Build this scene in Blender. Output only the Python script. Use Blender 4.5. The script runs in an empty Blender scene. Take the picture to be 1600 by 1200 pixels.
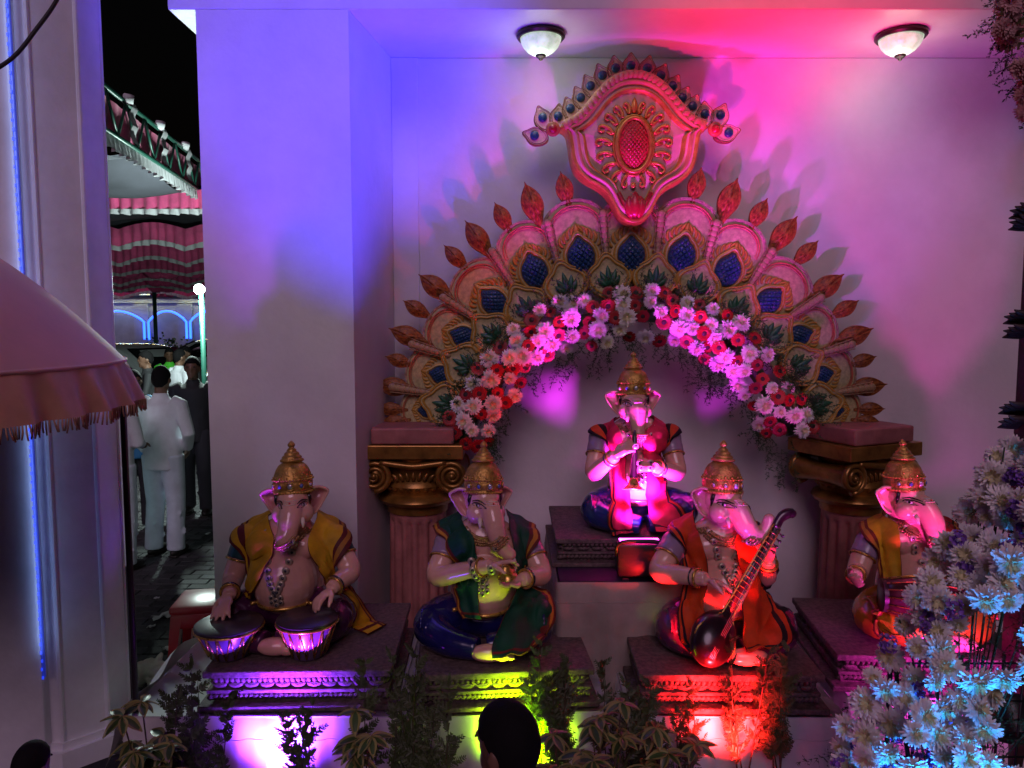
import bpy, bmesh, math, random
import numpy as np
from mathutils import Vector, Matrix
from mathutils.bvhtree import BVHTree

SC = bpy.context.scene
COL = SC.collection
R = math.radians
# ------------------------------------------------------------------ camera, world, added fill light, exposure
CAM_Z, PITCH, FPX = 2.13, R(4.7), 1156.0
cam = bpy.data.cameras.new('camera')
cam.sensor_width = 36.0
cam.lens = 36.0 * FPX / 1600.0
cam.clip_end = 400
cam_o = bpy.data.objects.new('camera', cam)
cam_o.location = (0, 0, CAM_Z)
cam_o.rotation_euler = (R(90) - PITCH, 0, 0)
COL.objects.link(cam_o)
SC.camera = cam_o

world = bpy.data.worlds.new('World')
SC.world = world
world.use_nodes = True
wn = world.node_tree
bg = wn.nodes['Background']
sky = wn.nodes.new('ShaderNodeTexSky')
sky.sky_type = 'NISHITA'
sky.sun_disc = False
sky.sun_elevation = R(-3.0)
sky.sun_rotation = R(200)
wn.links.new(sky.outputs['Color'], bg.inputs['Color'])
bg.inputs['Strength'].default_value = 0.02

fill_sun = bpy.data.lights.new('fill_sun', 'SUN')  # added soft pink fill over statues, walls and street, no real moon
fill_sun.energy = 0.68
fill_sun.angle = R(30)
fill_sun.color = (1.0, 0.64, 0.92)
fill_sun_o = bpy.data.objects.new('fill_sun', fill_sun)
fill_sun_o.rotation_euler = (R(54), 0, R(-3))
COL.objects.link(fill_sun_o)

SC.view_settings.view_transform = 'Standard'
SC.view_settings.look = 'None'
SC.view_settings.exposure = 0.0
SC.view_settings.gamma = 1.0
SC.cycles.max_bounces = 6
SC.cycles.diffuse_bounces = 4
SC.cycles.sample_clamp_indirect = 6.0
SC.cycles.use_denoising = True

# ------------------------------------------------------------------ measuring the place from the photograph
def ray(px, py):
    a, b = (px - 800.0) / FPX, (py - 600.0) / FPX
    c, s = math.cos(PITCH), math.sin(PITCH)
    return Vector((a, c - b * s, -s - b * c))

def P(px, py, Y):
    r = ray(px, py)
    t = Y / r.y
    return Vector((r.x * t, Y, CAM_Z + r.z * t))

def PZ(px, py, Z):
    r = ray(px, py)
    t = (Z - CAM_Z) / r.z
    return Vector((r.x * t, r.y * t, Z))

# ------------------------------------------------------------------ materials
MATS = {}
def mat(name, col=(.5, .5, .5), rough=.5, metal=0., var=.0, vscale=8., bump=0., bscale=40., spec=.5,
        emit=None, estr=0., coat=0., col2=None, rnd=0., trans=0., sheen=0.):
    if name in MATS:
        return MATS[name]
    m = bpy.data.materials.new(name)
    m.use_nodes = True
    nt = m.node_tree
    b = nt.nodes['Principled BSDF']
    b.inputs['Roughness'].default_value = rough
    b.inputs['Metallic'].default_value = metal
    b.inputs['Specular IOR Level'].default_value = spec
    b.inputs['Coat Weight'].default_value = coat
    b.inputs['Coat Roughness'].default_value = .12
    b.inputs['Transmission Weight'].default_value = trans
    b.inputs['Sheen Weight'].default_value = sheen
    c4 = (*col, 1)
    b.inputs['Base Color'].default_value = c4
    src = None
    if var > 0 or col2:
        tc = nt.nodes.new('ShaderNodeTexCoord')
        nz = nt.nodes.new('ShaderNodeTexNoise')
        nz.inputs['Scale'].default_value = vscale
        nz.inputs['Detail'].default_value = 6
        nz.inputs['Roughness'].default_value = .62
        nt.links.new(tc.outputs['Object'], nz.inputs['Vector'])
        rp = nt.nodes.new('ShaderNodeValToRGB')
        rp.color_ramp.elements[0].position = .36
        rp.color_ramp.elements[1].position = .66
        d = col2 if col2 else tuple(max(0, x * (1 - var)) for x in col)
        rp.color_ramp.elements[0].color = (*d, 1)
        rp.color_ramp.elements[1].color = (*(tuple(min(1, x * (1 + var * .5)) for x in col)), 1)
        nt.links.new(nz.outputs['Fac'], rp.inputs['Fac'])
        src = rp.outputs['Color']
        rr = nt.nodes.new('ShaderNodeMapRange')
        rr.inputs['To Min'].default_value = max(.03, rough - .12)
        rr.inputs['To Max'].default_value = min(1, rough + .12)
        nt.links.new(nz.outputs['Fac'], rr.inputs['Value'])
        nt.links.new(rr.outputs['Result'], b.inputs['Roughness'])
    if rnd > 0:
        oi = nt.nodes.new('ShaderNodeObjectInfo')
        hs = nt.nodes.new('ShaderNodeHueSaturation')
        mr = nt.nodes.new('ShaderNodeMapRange')
        mr.inputs['To Min'].default_value = 1 - rnd
        mr.inputs['To Max'].default_value = 1 + rnd
        nt.links.new(oi.outputs['Random'], mr.inputs['Value'])
        nt.links.new(mr.outputs['Result'], hs.inputs['Value'])
        hs.inputs['Color'].default_value = c4
        if src: nt.links.new(src, hs.inputs['Color'])
        src = hs.outputs['Color']
    if src: nt.links.new(src, b.inputs['Base Color'])
    if bump > 0:
        tc = nt.nodes.new('ShaderNodeTexCoord')
        nz = nt.nodes.new('ShaderNodeTexNoise')
        nz.inputs['Scale'].default_value = bscale
        nz.inputs['Detail'].default_value = 4
        nt.links.new(tc.outputs['Object'], nz.inputs['Vector'])
        bp = nt.nodes.new('ShaderNodeBump')
        bp.inputs['Strength'].default_value = bump
        bp.inputs['Distance'].default_value = .01
        nt.links.new(nz.outputs['Fac'], bp.inputs['Height'])
        nt.links.new(bp.outputs['Normal'], b.inputs['Normal'])
    if emit and src is not None:
        nt.links.new(src, b.inputs['Emission Color']); b.inputs['Emission Strength'].default_value = estr
    elif emit:
        b.inputs['Emission Color'].default_value = (*emit, 1)
        b.inputs['Emission Strength'].default_value = estr
    MATS[name] = m
    return m

# ------------------------------------------------------------------ mesh builder
class MB:
    def __init__(s):
        s.v, s.f, s.m, s.mi = [], [], [], 0
    def face(s, idx, mi=None):
        s.f.append(tuple(idx)); s.m.append(s.mi if mi is None else mi)
    def box(s, c, d, rz=0., mi=None, bev=0.):
        c = Vector(c); h = [x / 2 for x in d]
        cs, sn = math.cos(rz), math.sin(rz)
        if bev <= 0:
            b = len(s.v)
            for z in (-1, 1):
                for y in (-1, 1):
                    for x in (-1, 1):
                        X, Y = x * h[0], y * h[1]
                        s.v.append((c.x + X * cs - Y * sn, c.y + X * sn + Y * cs, c.z + z * h[2]))
            for q in ((0, 2, 3, 1), (4, 5, 7, 6), (0, 1, 5, 4), (2, 6, 7, 3), (0, 4, 6, 2), (1, 3, 7, 5)):
                s.face([b + i for i in q], mi)
            return
        bm = bmesh.new()
        bmesh.ops.create_cube(bm, size=1.0)
        for v in bm.verts: v.co = Vector((v.co.x * d[0], v.co.y * d[1], v.co.z * d[2]))
        bmesh.ops.bevel(bm, geom=list(bm.edges), offset=bev, segments=2, profile=.5, affect='EDGES')
        b = len(s.v)
        for v in bm.verts:
            s.v.append((c.x + v.co.x * cs - v.co.y * sn, c.y + v.co.x * sn + v.co.y * cs, c.z + v.co.z))
        for f in bm.faces: s.face([b + v.index for v in f.verts], mi)
        bm.free()
    def tube(s, path, rad, n=8, cap=True, mi=None, flat=None, closed=False):
        pts = [Vector(p) for p in path]
        k = len(pts)
        if not hasattr(rad, '__len__'): rad = [rad] * k
        tan = []
        for i in range(k):
            if closed: t = pts[(i + 1) % k] - pts[i - 1]
            else: t = pts[min(i + 1, k - 1)] - pts[max(i - 1, 0)]
            tan.append(t.normalized() if t.length > 1e-9 else Vector((0, 0, 1)))
        up = Vector((0, 0, 1)) if abs(tan[0].z) < .9 else Vector((0, 1, 0))
        if flat is not None: up = Vector(flat[0])
        a = (up - tan[0] * up.dot(tan[0])).normalized()
        b0 = len(s.v)
        fl = flat[1] if flat is not None else 1.
        for i in range(k):
            a = a - tan[i] * a.dot(tan[i])
            a = a.normalized() if a.length > 1e-6 else tan[i].orthogonal().normalized()
            c = tan[i].cross(a)
            for j in range(n):
                th = 2 * math.pi * j / n
                s.v.append(tuple(pts[i] + a * (math.cos(th) * rad[i] * fl) + c * (math.sin(th) * rad[i])))
        for i in range(k if closed else k - 1):
            for j in range(n):
                p, q = b0 + i * n, b0 + ((i + 1) % k) * n
                s.face((p + j, p + (j + 1) % n, q + (j + 1) % n, q + j), mi)
        if cap and not closed:
            s.face([b0 + j for j in range(n)][::-1], mi)
            s.face([b0 + (k - 1) * n + j for j in range(n)], mi)
    def lathe(s, prof, n=24, M=None, mi=None, mif=None):
        b0 = len(s.v); M = M or Matrix()
        for r, z in prof:
            for j in range(n):
                th = 2 * math.pi * j / n
                s.v.append(tuple(M @ Vector((r * math.cos(th), r * math.sin(th), z))))
        for i in range(len(prof) - 1):
            for j in range(n):
                p, q = b0 + i * n, b0 + (i + 1) * n
                s.face((p + j, p + (j + 1) % n, q + (j + 1) % n, q + j), mif(i) if mif else mi)
        s.face([b0 + j for j in range(n)][::-1], mi)
        s.face([b0 + (len(prof) - 1) * n + j for j in range(n)], mi)
    def ell(s, c, r, M=None, nu=14, nv=9, mi=None):
        c = Vector(c)
        if not hasattr(r, '__len__'): r = (r, r, r)
        b0 = len(s.v)
        M3 = M.to_3x3() if M is not None else None
        def put(x, y, z):
            v = Vector((x * r[0], y * r[1], z * r[2]))
            if M3 is not None: v = M3 @ v
            s.v.append(tuple(c + v))
        put(0, 0, -1)
        for i in range(1, nv):
            ph = -math.pi / 2 + math.pi * i / nv
            for j in range(nu):
                th = 2 * math.pi * j / nu
                put(math.cos(ph) * math.cos(th), math.cos(ph) * math.sin(th), math.sin(ph))
        put(0, 0, 1)
        e = len(s.v) - 1
        for j in range(nu): s.face((b0, b0 + 1 + (j + 1) % nu, b0 + 1 + j), mi)
        for i in range(nv - 2):
            for j in range(nu):
                p, q = b0 + 1 + i * nu, b0 + 1 + (i + 1) * nu
                s.face((p + j, p + (j + 1) % nu, q + (j + 1) % nu, q + j), mi)
        l = b0 + 1 + (nv - 2) * nu
        for j in range(nu): s.face((e, l + j, l + (j + 1) % nu), mi)
    def grid(s, pts, mi=None, mif=None, close_u=False):
        nu, nv = len(pts), len(pts[0])
        b0 = len(s.v)
        for row in pts:
            for p in row: s.v.append(tuple(p))
        for i in range(nu if close_u else nu - 1):
            for j in range(nv - 1):
                a, b = b0 + i * nv, b0 + ((i + 1) % nu) * nv
                s.face((a + j, b + j, b + j + 1, a + j + 1), mif(i, j) if mif else mi)
    def prism(s, outline, y0, y1, mi=None):
        """outline in (x, z); y0 nearer the viewer (front), y1 back"""
        n = len(outline); b = len(s.v)
        for y in (y0, y1):
            for x, z in outline: s.v.append((x, y, z))
        s.face(range(b, b + n), mi); s.face([b + n + i for i in range(n)][::-1], mi)
        for i in range(n): s.face((b + (i + 1) % n, b + i, b + n + i, b + n + (i + 1) % n), mi)
    def relief(s, outline, hf, ts, c=(0, 0), mif=None, back=0., mi=None):
        """carved plate: outline (x, z) star shaped about c, scaled rings ts (1 -> 0), height hf(t, x, z, k) towards -y"""
        n = len(outline); b0 = len(s.v); cx, cz = c
        rings = []
        for x, z in outline: s.v.append((x, back, z))
        rings.append(b0)
        for t in ts:
            rings.append(len(s.v))
            for k, (x, z) in enumerate(outline):
                X, Z = cx + (x - cx) * t, cz + (z - cz) * t
                s.v.append((X, -hf(t, X, Z, k), Z))
        for i in range(len(rings) - 1):
            p, q = rings[i], rings[i + 1]
            t = 1.0 if i == 0 else ts[i - 1]
            for k in range(n):
                k2 = (k + 1) % n
                s.face((p + k, p + k2, q + k2, q + k), mif(t, k, i) if mif else mi)
        s.v.append((cx, -hf(0, cx, cz, 0), cz)); e = len(s.v) - 1
        for k in range(n): s.face((rings[-1] + k, rings[-1] + (k + 1) % n, e), mif(ts[-1], k, len(rings)) if mif else mi)
    def mesh(s, name, mats, smooth=True):
        me = bpy.data.meshes.new(name)
        me.from_pydata(s.v, [], s.f)
        if not isinstance(mats, (list, tuple)): mats = [mats]
        for m in mats: me.materials.append(m)
        if len(mats) > 1: me.polygons.foreach_set('material_index', s.m)
        if smooth: me.polygons.foreach_set('use_smooth', [True] * len(s.f))
        me.update()
        return me
    def build(s, name, mats, parent=None, smooth=True, auto=None, loc=None, rot=None, scale=None):
        me = s.mesh(name, mats, smooth)
        if auto:
            fix_normals(me); me.set_sharp_from_angle(angle=R(auto))
        return put(name, me, parent, loc, rot, scale)

def fix_normals(me):
    bm = bmesh.new(); bm.from_mesh(me)
    bmesh.ops.recalc_face_normals(bm, faces=bm.faces)
    bm.to_mesh(me); bm.free()

def put(name, me, parent=None, loc=None, rot=None, scale=None):
    o = bpy.data.objects.new(name, me)
    COL.objects.link(o)
    if parent is not None: o.parent = parent
    if loc is not None: o.location = loc
    if rot is not None: o.rotation_euler = rot
    if scale is not None: o.scale = scale if hasattr(scale, '__len__') else (scale,) * 3
    return o

def thing(name, label, cat, loc=(0, 0, 0), rz=0., group=None, scale=1.):
    o = bpy.data.objects.new(name, None)
    o.empty_display_size = .1
    COL.objects.link(o)
    o.location = loc; o.rotation_euler = (0, 0, rz); o.scale = (scale,) * 3
    return tag(o, label, cat, group)

def tag(o, label, cat, group=None, kind=None):
    o['label'] = label; o['category'] = cat
    if group: o['group'] = group
    if kind: o['kind'] = kind
    return o

def struct(o):
    o['kind'] = 'structure'
    return o

def stuff(o):
    o['kind'] = 'stuff'
    return o

def voxel(mb, name, mats, size, smooth=4, parent=None, fac=.5):
    """fuse overlapping shapes into one continuous surface"""
    tmp = bpy.data.objects.new('tmp', mb.mesh('tmp', mats))
    COL.objects.link(tmp)
    m = tmp.modifiers.new('r', 'REMESH'); m.mode = 'VOXEL'; m.voxel_size = size; m.use_smooth_shade = True
    if smooth:
        q = tmp.modifiers.new('s', 'SMOOTH'); q.factor = fac; q.iterations = smooth
    dg = bpy.context.evaluated_depsgraph_get(); dg.update()
    me = bpy.data.meshes.new_from_object(tmp.evaluated_get(dg))
    old = tmp.data
    bpy.data.objects.remove(tmp); bpy.data.meshes.remove(old)
    me.name = name
    if not me.materials:
        me.materials.append(mats if not isinstance(mats, (list, tuple)) else mats[0])
    return put(name, me, parent)

def bvh_of(objs):
    vs, fs = [], []
    for o in objs:
        b = len(vs)
        vs += [v.co.copy() for v in o.data.vertices]
        fs += [tuple(b + i for i in p.vertices) for p in o.data.polygons]
    return BVHTree.FromPolygons(vs, fs)

def catmull(pts, n):
    pts = [Vector(p) for p in pts]
    k = len(pts)
    out = []
    for i in range(n):
        u = i / (n - 1) * (k - 1)
        j = min(int(u), k - 2); t = u - j
        p0 = pts[j - 1] if j > 0 else pts[j] * 2 - pts[j + 1]
        p1, p2 = pts[j], pts[j + 1]
        p3 = pts[j + 2] if j + 2 < k else p2 * 2 - p1
        out.append(.5 * ((2 * p1) + (p2 - p0) * t + (2 * p0 - 5 * p1 + 4 * p2 - p3) * t * t + (3 * p1 - p0 - 3 * p2 + p3) * t ** 3))
    return out

def clamp(x, a=0., b=1.): return max(a, min(b, x))
def lerp(a, b, t): return a + (b - a) * t

def frame(f, n):
    """3x3 with columns side, f (forward), n (normal)"""
    f = Vector(f).normalized(); n = Vector(n); n = (n - f * n.dot(f)).normalized()
    s = f.cross(n)
    return Matrix((s, f, n)).transposed()

rng = random.Random(11)
# ------------------------------------------------------------------ shared colours
M_WALL = mat('wall_paint', (.70, .66, .66), .45, var=.13, vscale=1.3, bump=.22, bscale=22)
M_COLUMN = mat('column_paint', (.87, .87, .90), .5, var=.12, vscale=3.0, bump=.2, bscale=30)
M_BLACK = mat('black_metal', (.012, .012, .014), .38, spec=.5)
M_WIRE = mat('cable_rubber', (.02, .018, .022), .6)
M_WHITECLOTH = mat('white_cloth', (.62, .60, .58), .75, var=.12, vscale=5, bump=.25, bscale=18, sheen=.2)
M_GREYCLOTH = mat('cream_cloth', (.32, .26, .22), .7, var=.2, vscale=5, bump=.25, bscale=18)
M_SKIN = mat('statue_skin', (.72, .40, .30), .2, var=.16, vscale=7, coat=.5, bump=.03, bscale=60)
M_NAIL = mat('inner_ear', (.60, .27, .24), .3, var=.2, vscale=9, coat=.3)
M_GOLD = mat('gold_paint', (.52, .29, .06), .34, metal=.55, var=.4, vscale=30, bump=.4, bscale=110)
M_GOLDFINE = mat('gold_trim', (.62, .37, .08), .28, metal=.7, var=.3, vscale=40)
M_BLUEGEM = mat('blue_gem', (.10, .13, .42), .06, spec=.9, coat=1.)
M_WHITEGEM = mat('clear_gem', (.6, .6, .65), .04, metal=.6)
M_DARKGEM = mat('dark_gem', (.02, .02, .03), .08, coat=1.)
M_EYE = mat('eye_black', (.008, .006, .008), .12, coat=.6)
M_EYEW = mat('eye_white', (.6, .55, .52), .2, coat=.5)
M_TILAK = mat('tilak_cream', (.75, .66, .5), .4)
M_REDDOT = mat('red_paint', (.5, .02, .02), .3)
M_IVORY = mat('ivory', (.72, .62, .5), .25, coat=.3)
M_STONE = mat('pedestal_stone', (.13, .088, .08), .72, var=.55, vscale=45, bump=.5, bscale=120)
M_CREAM = mat('arch_cream', (.47, .42, .19), .5, var=.28, vscale=16, bump=.12, bscale=60)
M_ARCHGOLD = mat('arch_ochre', (.50, .28, .04), .38, var=.35, vscale=24, metal=.15)
M_ARCHBROWN = mat('arch_brown', (.22, .09, .03), .5, var=.3, vscale=20)
M_ARCHRED = mat('arch_red_line', (.50, .15, .07), .42, var=.3, vscale=14)
M_ARCHPINK = mat('arch_pink', (.62, .42, .34), .48, var=.15, vscale=9)
M_LEAF_OR = mat('finial_orange', (.30, .11, .02), .45, var=.6, vscale=13, col2=(.12, .03, .01), spec=.35)
M_BLUEEYE = mat('peacock_blue', (.012, .06, .15), .4, var=.3, vscale=20, coat=.25)
M_GREENLEAF = mat('carved_green', (.02, .13, .06), .4, var=.4, vscale=20)
M_CRIMSON = mat('crest_crimson', (.42, .02, .03), .35, var=.2, vscale=20)
M_MUM = mat('mum_petal', (.80, .77, .74), .6, rnd=.1)
M_MUMC = mat('mum_heart', (.58, .54, .30), .6, rnd=.1)
M_GERB = mat('gerbera_petal', (.32, .008, .010), .5, rnd=.25)
M_GERBC = mat('gerbera_heart', (.03, .008, .01), .7)
M_STATICE = mat('statice_purple', (.22, .10, .42), .6, rnd=.25)
M_FERN = mat('fern_green', (.022, .060, .018), .55, rnd=.25)
M_THUJA = mat('cypress_green', (.045, .065, .018), .55, rnd=.3)
M_STEM = mat('stem_brown', (.06, .045, .02), .7)
M_POT = mat('clay_pot', (.10, .035, .02), .7, var=.2)
# ------------------------------------------------------------------ ground and paving
WALL_Y, PIER_Y, SOFF_Z = 4.94, 4.2, 3.84
m_ground = mat('ground_dark', (.022, .022, .026), .8, var=.4, vscale=3, bump=.3, bscale=20)
mb = MB(); mb.v = [(-90, -30, 0), (90, -30, 0), (90, 140, 0), (-90, 140, 0)]; mb.face((0, 1, 2, 3))
ground = struct(mb.build('ground', m_ground, smooth=False))
m_paver = mat('paver', (.052, .050, .055), .78, var=.45, vscale=14, bump=.35, bscale=70, rnd=.45)
mb = MB(); mb.box((0, 0, .02), (.218, .108, .04), bev=.008); paver_me = mb.mesh('paver', m_paver, False)
cand = []
for j in range(70):
    Y = 3.55 + j * .115
    for i in range(60):
        X = -6.4 + i * .225 + (.1125 if j % 2 else 0)
        px = 800 + FPX * X / Y
        if 150 < px < 345: cand.append((Y, X))
cand.sort()
pv = paver_me
n_near = 0
far = MB()
for Y, X in cand:
    dz = rng.uniform(-.004, .004)
    if n_near < 298:
        put('paver', pv, ground, (X, Y, .001 + dz), (rng.uniform(-.012, .012), rng.uniform(-.012, .012), rng.uniform(-.02, .02)))
        n_near += 1
    else:
        far.box((X, Y, .02 + dz), (.217, .107, .04))
stuff(far.build('paving', m_paver, ground, smooth=False))
# litter on the paving
m_paper = mat('paper_scrap', (.55, .55, .56), .7)
for px, py, s in ((255, 965, .13), (262, 1015, .06), (236, 980, .05), (285, 835, .05), (325, 835, .06), (245, 935, .04), (300, 800, .04)):
    p = PZ(px, py, .05)
    mb = MB(); k = 5; pts = [[Vector((s * (i / k - .5) + rng.uniform(-.1, .1) * s, s * .6 * (j / k - .5) + rng.uniform(-.1, .1) * s, rng.uniform(0, .3) * s)) for j in range(k + 1)] for i in range(k + 1)]
    mb.grid(pts)
    tag(mb.build('paper_scrap', m_paper, loc=p, rot=(0, 0, rng.uniform(0, 3))), 'larger crumpled white paper lying beside the red stool' if s > .1 else 'small crumpled white paper scrap lying on the dark paving', 'litter', 'litter on the paving')

# ------------------------------------------------------------------ the white building with its niche
bld = thing('niche_building', 'white plastered building front with a deep niche under a lintel', 'building', (0, 0, 0))
XP0, XP1 = P(320, 450, PIER_Y).x, P(549, 300, PIER_Y).x
XB = P(611, 90, WALL_Y).x
def wbox(name, x0, x1, y0, y1, z0, z1, parent=bld, m=M_WALL, bev=.006):
    mb = MB(); mb.box(((x0 + x1) / 2, (y0 + y1) / 2, (z0 + z1) / 2), (x1 - x0, y1 - y0, z1 - z0), bev=bev)
    return mb.build(name, m, parent, smooth=False)
mb = MB()                                             # pier with a splayed inner side
o = [(XP0, PIER_Y), (XP1, PIER_Y), (XB, WALL_Y), (XB, WALL_Y + .2), (XP0, WALL_Y + .2)]
n = len(o)
for z in (0, SOFF_Z):
    for x, y in o: mb.v.append((x, y, z))
mb.face(range(n)[::-1]); mb.face([n + i for i in range(n)])
for i in range(n): mb.face((i, (i + 1) % n, n + (i + 1) % n, n + i))
mb.build('pier', M_WALL, bld, smooth=False)
wbox('back_wall', XB, 5.2, WALL_Y, WALL_Y + .2, 0, SOFF_Z)
XL = P(262, 20, PIER_Y).x
wbox('lintel', XL, 5.2, PIER_Y, WALL_Y + .2, SOFF_Z + .001, SOFF_Z + .8)
wbox('pilaster_strip', XB - .0, XB + .17, WALL_Y - .012, WALL_Y, 0, SOFF_Z - .001, bev=.003)
wbox('side_wall', 5.2, 5.4, PIER_Y, WALL_Y + .2, 0, SOFF_Z + .8)

# ------------------------------------------------------------------ column, pilaster, light rope, cable
cc = P(112, 1100, 3.62)
col = thing('column', 'white octagonal column with grooved faces beside the pink canopy', 'column', (cc.x, 3.62, 0))
def octo(mb, r, z0, z1, rot=R(22.5), n=8):
    b = len(mb.v)
    for z in (z0, z1):
        for i in range(n):
            a = rot + 2 * math.pi * i / n
            mb.v.append((r * math.cos(a), r * math.sin(a), z))
    mb.face(range(b, b + n)[::-1]); mb.face(range(b + n, b + 2 * n))
    for i in range(n): mb.face((b + i, b + (i + 1) % n, b + n + (i + 1) % n, b + n + i))
mb = MB(); octo(mb, .262, .12, 5.2); mb.build('shaft', M_COLUMN, col, smooth=False)
mb = MB()
for i in range(8):                                    # raised corner beads leave the faces reading as grooved panels
    a = R(22.5) + math.pi / 4 * i
    x, y = .255 * math.cos(a), .255 * math.sin(a)
    mb.tube([(x, y, .14), (x, y, 5.2)], .014, 8)
mb.build('corner_bead', M_COLUMN, col, auto=40)
mb = MB(); octo(mb, .30, 0, .10); octo(mb, .275, .10, .135); mb.build('base', M_COLUMN, col, smooth=False)

pe = P(72, 1100, 3.35).x
mb = MB(); mb.box((pe - .35, 3.45, 2.6), (.7, .24, 5.2), bev=.01)
tag(mb.build('pilaster', M_COLUMN, smooth=False), 'pale flat pilaster beside the octagonal column with blue light rope', 'pilaster')
m_ledblue = mat('led_blue', (.1, .1, .4), .3, emit=(.02, .06, 1.), estr=.9)
m_ledtube = mat('led_tube', (.15, .2, .6), .2, emit=(.03, .06, .9), estr=.2)
rope = thing('light_rope', 'blue glowing light rope running up between pilaster and octagonal column', 'light rope', (pe + .02, 3.315, 0))
z1 = P(50, 1060, 3.3).z
mb = MB(); mb.tube([(0.0, 0, z1), (.004, 0, 2), (0, 0, 4.9)], .009, 8); mb.build('sleeve', m_ledtube, rope)
mb = MB()
for i in range(110):
    z = z1 + i * .04
    mb.box((rng.uniform(-.002, .002), -.009, z), (.008, .006, .014))
stuff(mb.build('diode', m_ledblue, rope, smooth=False))
rl = bpy.data.lights.new('rope_glow', 'AREA'); rl.shape = 'RECTANGLE'; rl.size = .03; rl.size_y = 4.0; rl.energy = 1.1; rl.color = (.32, .48, 1.)
ro = put('rope_glow', rl, rope, (0, -.03, 2.6)); ro.rotation_euler = (R(90), 0, R(-14))
mb = MB(); mb.tube(catmull([P(-30, 122, 2.3), P(20, 90, 2.32), P(55, 48, 2.35), P(92, -6, 2.4), P(120, -80, 2.5)], 30), .0065, 8)
tag(mb.build('cable', M_WIRE), 'thick dark cable sagging across the top of the octagonal column', 'cable')

# ------------------------------------------------------------------ ceiling lamps
m_rim = mat('lamp_rim', (.03, .016, .012), .35, metal=.4)
m_glass = mat('lamp_glass', (.78, .95, .76), .25, emit=(.80, 1.0, .78), estr=.8, col2=(.40, .50, .36), vscale=11)
for px, py, lab in ((845, 52, 'glowing bowl ceiling lamp above the peacock crest'), (1408, 52, 'glowing bowl ceiling lamp over the bare right part of the wall')):
    r = ray(px, py); t = (SOFF_Z - CAM_Z) / r.z
    Y = r.y * t
    L = thing('ceiling_lamp', lab, 'ceiling lamp', (r.x * t, Y, SOFF_Z), 0, 'ceiling lamps of the niche')
    mb = MB(); mb.lathe([(.05, 0), (.135, -.002), (.145, -.012), (.145, -.022), (.135, -.034), (.124, -.034), (.12, -.02)], 32); mb.build('rim', m_rim, L, auto=35)
    mb = MB(); mb.lathe([(.122, -.03), (.118, -.05), (.104, -.078), (.082, -.102), (.052, -.12), (.02, -.13), (.001, -.131)], 32); mb.build('glass_bowl', m_glass, L)
    mb = MB(); mb.lathe([(.03, -.124), (.032, -.131), (.024, -.14), (.012, -.146), (.012, -.152), (.004, -.158), (.001, -.16)], 16); mb.build('finial', m_rim, L)
    pl = bpy.data.lights.new('bulb', 'POINT'); pl.energy = 2.2; pl.color = (.92, 1.0, .88); pl.shadow_soft_size = .1
    put('bulb', pl, L, (0, 0, -.2))
# ------------------------------------------------------------------ festival tent over the street
m_green = mat('truss_green', (.012, .07, .05), .4)
m_pink = mat('tent_pink', (.78, .09, .27), .7, var=.3, vscale=3, sheen=.2)
m_white = mat('tent_white', (.58, .57, .60), .75, var=.15, vscale=4)
m_dark = mat('tent_dark', (.05, .05, .065), .85, var=.3, vscale=1.2)
def drape(mb, a, b, ztop, drop, pleat, amp, mi, sag=0., n=None, jag=0., zoff=0.):
    """pleated cloth strip hanging from a to b"""
    a, b = Vector(a), Vector(b); L = (b - a).length
    n = n or int(L / pleat * 6); d = (b - a).normalized(); q = Vector((-d.y, d.x, 0))
    rows = []
    for i in range(n + 1):
        u = i / n; ph = u * L / pleat * 2 * math.pi
        w = math.sin(ph + 1.3 * math.sin(ph * .13)) * amp
        z = ztop + zoff - sag * (1 - abs(math.cos(u * math.pi * 3)))
        p = a + (b - a) * u
        hem = drop * (1 + jag * math.sin(ph * .5 + 1))
        rows.append([Vector((p.x, p.y, z)) + q * w * .3, Vector((p.x, p.y, z - hem * .5)) + q * w * .8, Vector((p.x, p.y, z - hem)) + q * w * 1.2])
    mb.grid(rows, mi)
# near tent: truss edge running away, pink cloth behind it, white frill below
T0, T1 = Vector((-3.70, 5.5, 4.45)), Vector((-4.78, 12.8, 4.45))
def tp(u, dz=0.): return T0.lerp(T1, u) + Vector((0, 0, dz))
tent = thing('tent_truss', 'green tubular roof truss with pink cloth and white frill tied along it', 'truss', (0, 0, 0))
mb = MB(); mb.tube([tp(0), tp(1)], .026, 8); mb.build('top_chord', m_green, tent)
mb = MB(); mb.tube([tp(0, -.42), tp(1, -.42)], .024, 8); mb.build('bottom_chord', m_green, tent)
for i in range(13):
    mb = MB(); u0, u1 = i / 13, (i + 1) / 13
    mb.tube([tp(u0, -.42), tp((u0 + u1) / 2, 0)], .015, 6); mb.tube([tp((u0 + u1) / 2, 0), tp(u1, -.42)], .015, 6)
    mb.build('web_bar', m_green, tent)
off = Vector((-.06, 0, 0))
mb = MB(); drape(mb, tp(0) + off, tp(1) + off, 4.40, .46, .35, .02, 0); mb.build('pink_cloth', m_pink, tent)
mb = MB(); drape(mb, tp(0) + off * .4, tp(1) + off * .4, 4.06, .17, .11, .03, 0, jag=.12); mb.build('white_frill', m_white, tent)
for i in range(7):
    u = .06 + i * .14
    mb = MB(); c = tp(u)
    mb.tube([c + Vector((.03, -.06, .05)), c + Vector((.05, .0, .03)), c + Vector((.04, .06, -.02))], [.02, .06, .02], 7)
    mb.grid([[c + Vector((.05 + .02 * math.sin(k * 2), .02 + w, -.06 * k)) for w in (0, .06, .12)] for k in range(8)])
    mb.build('tie_ribbon', m_white, tent)
roof = thing('tent_roof', 'dark sagging cloth roof of the festival tent', 'tent roof', (0, 0, 0))
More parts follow.
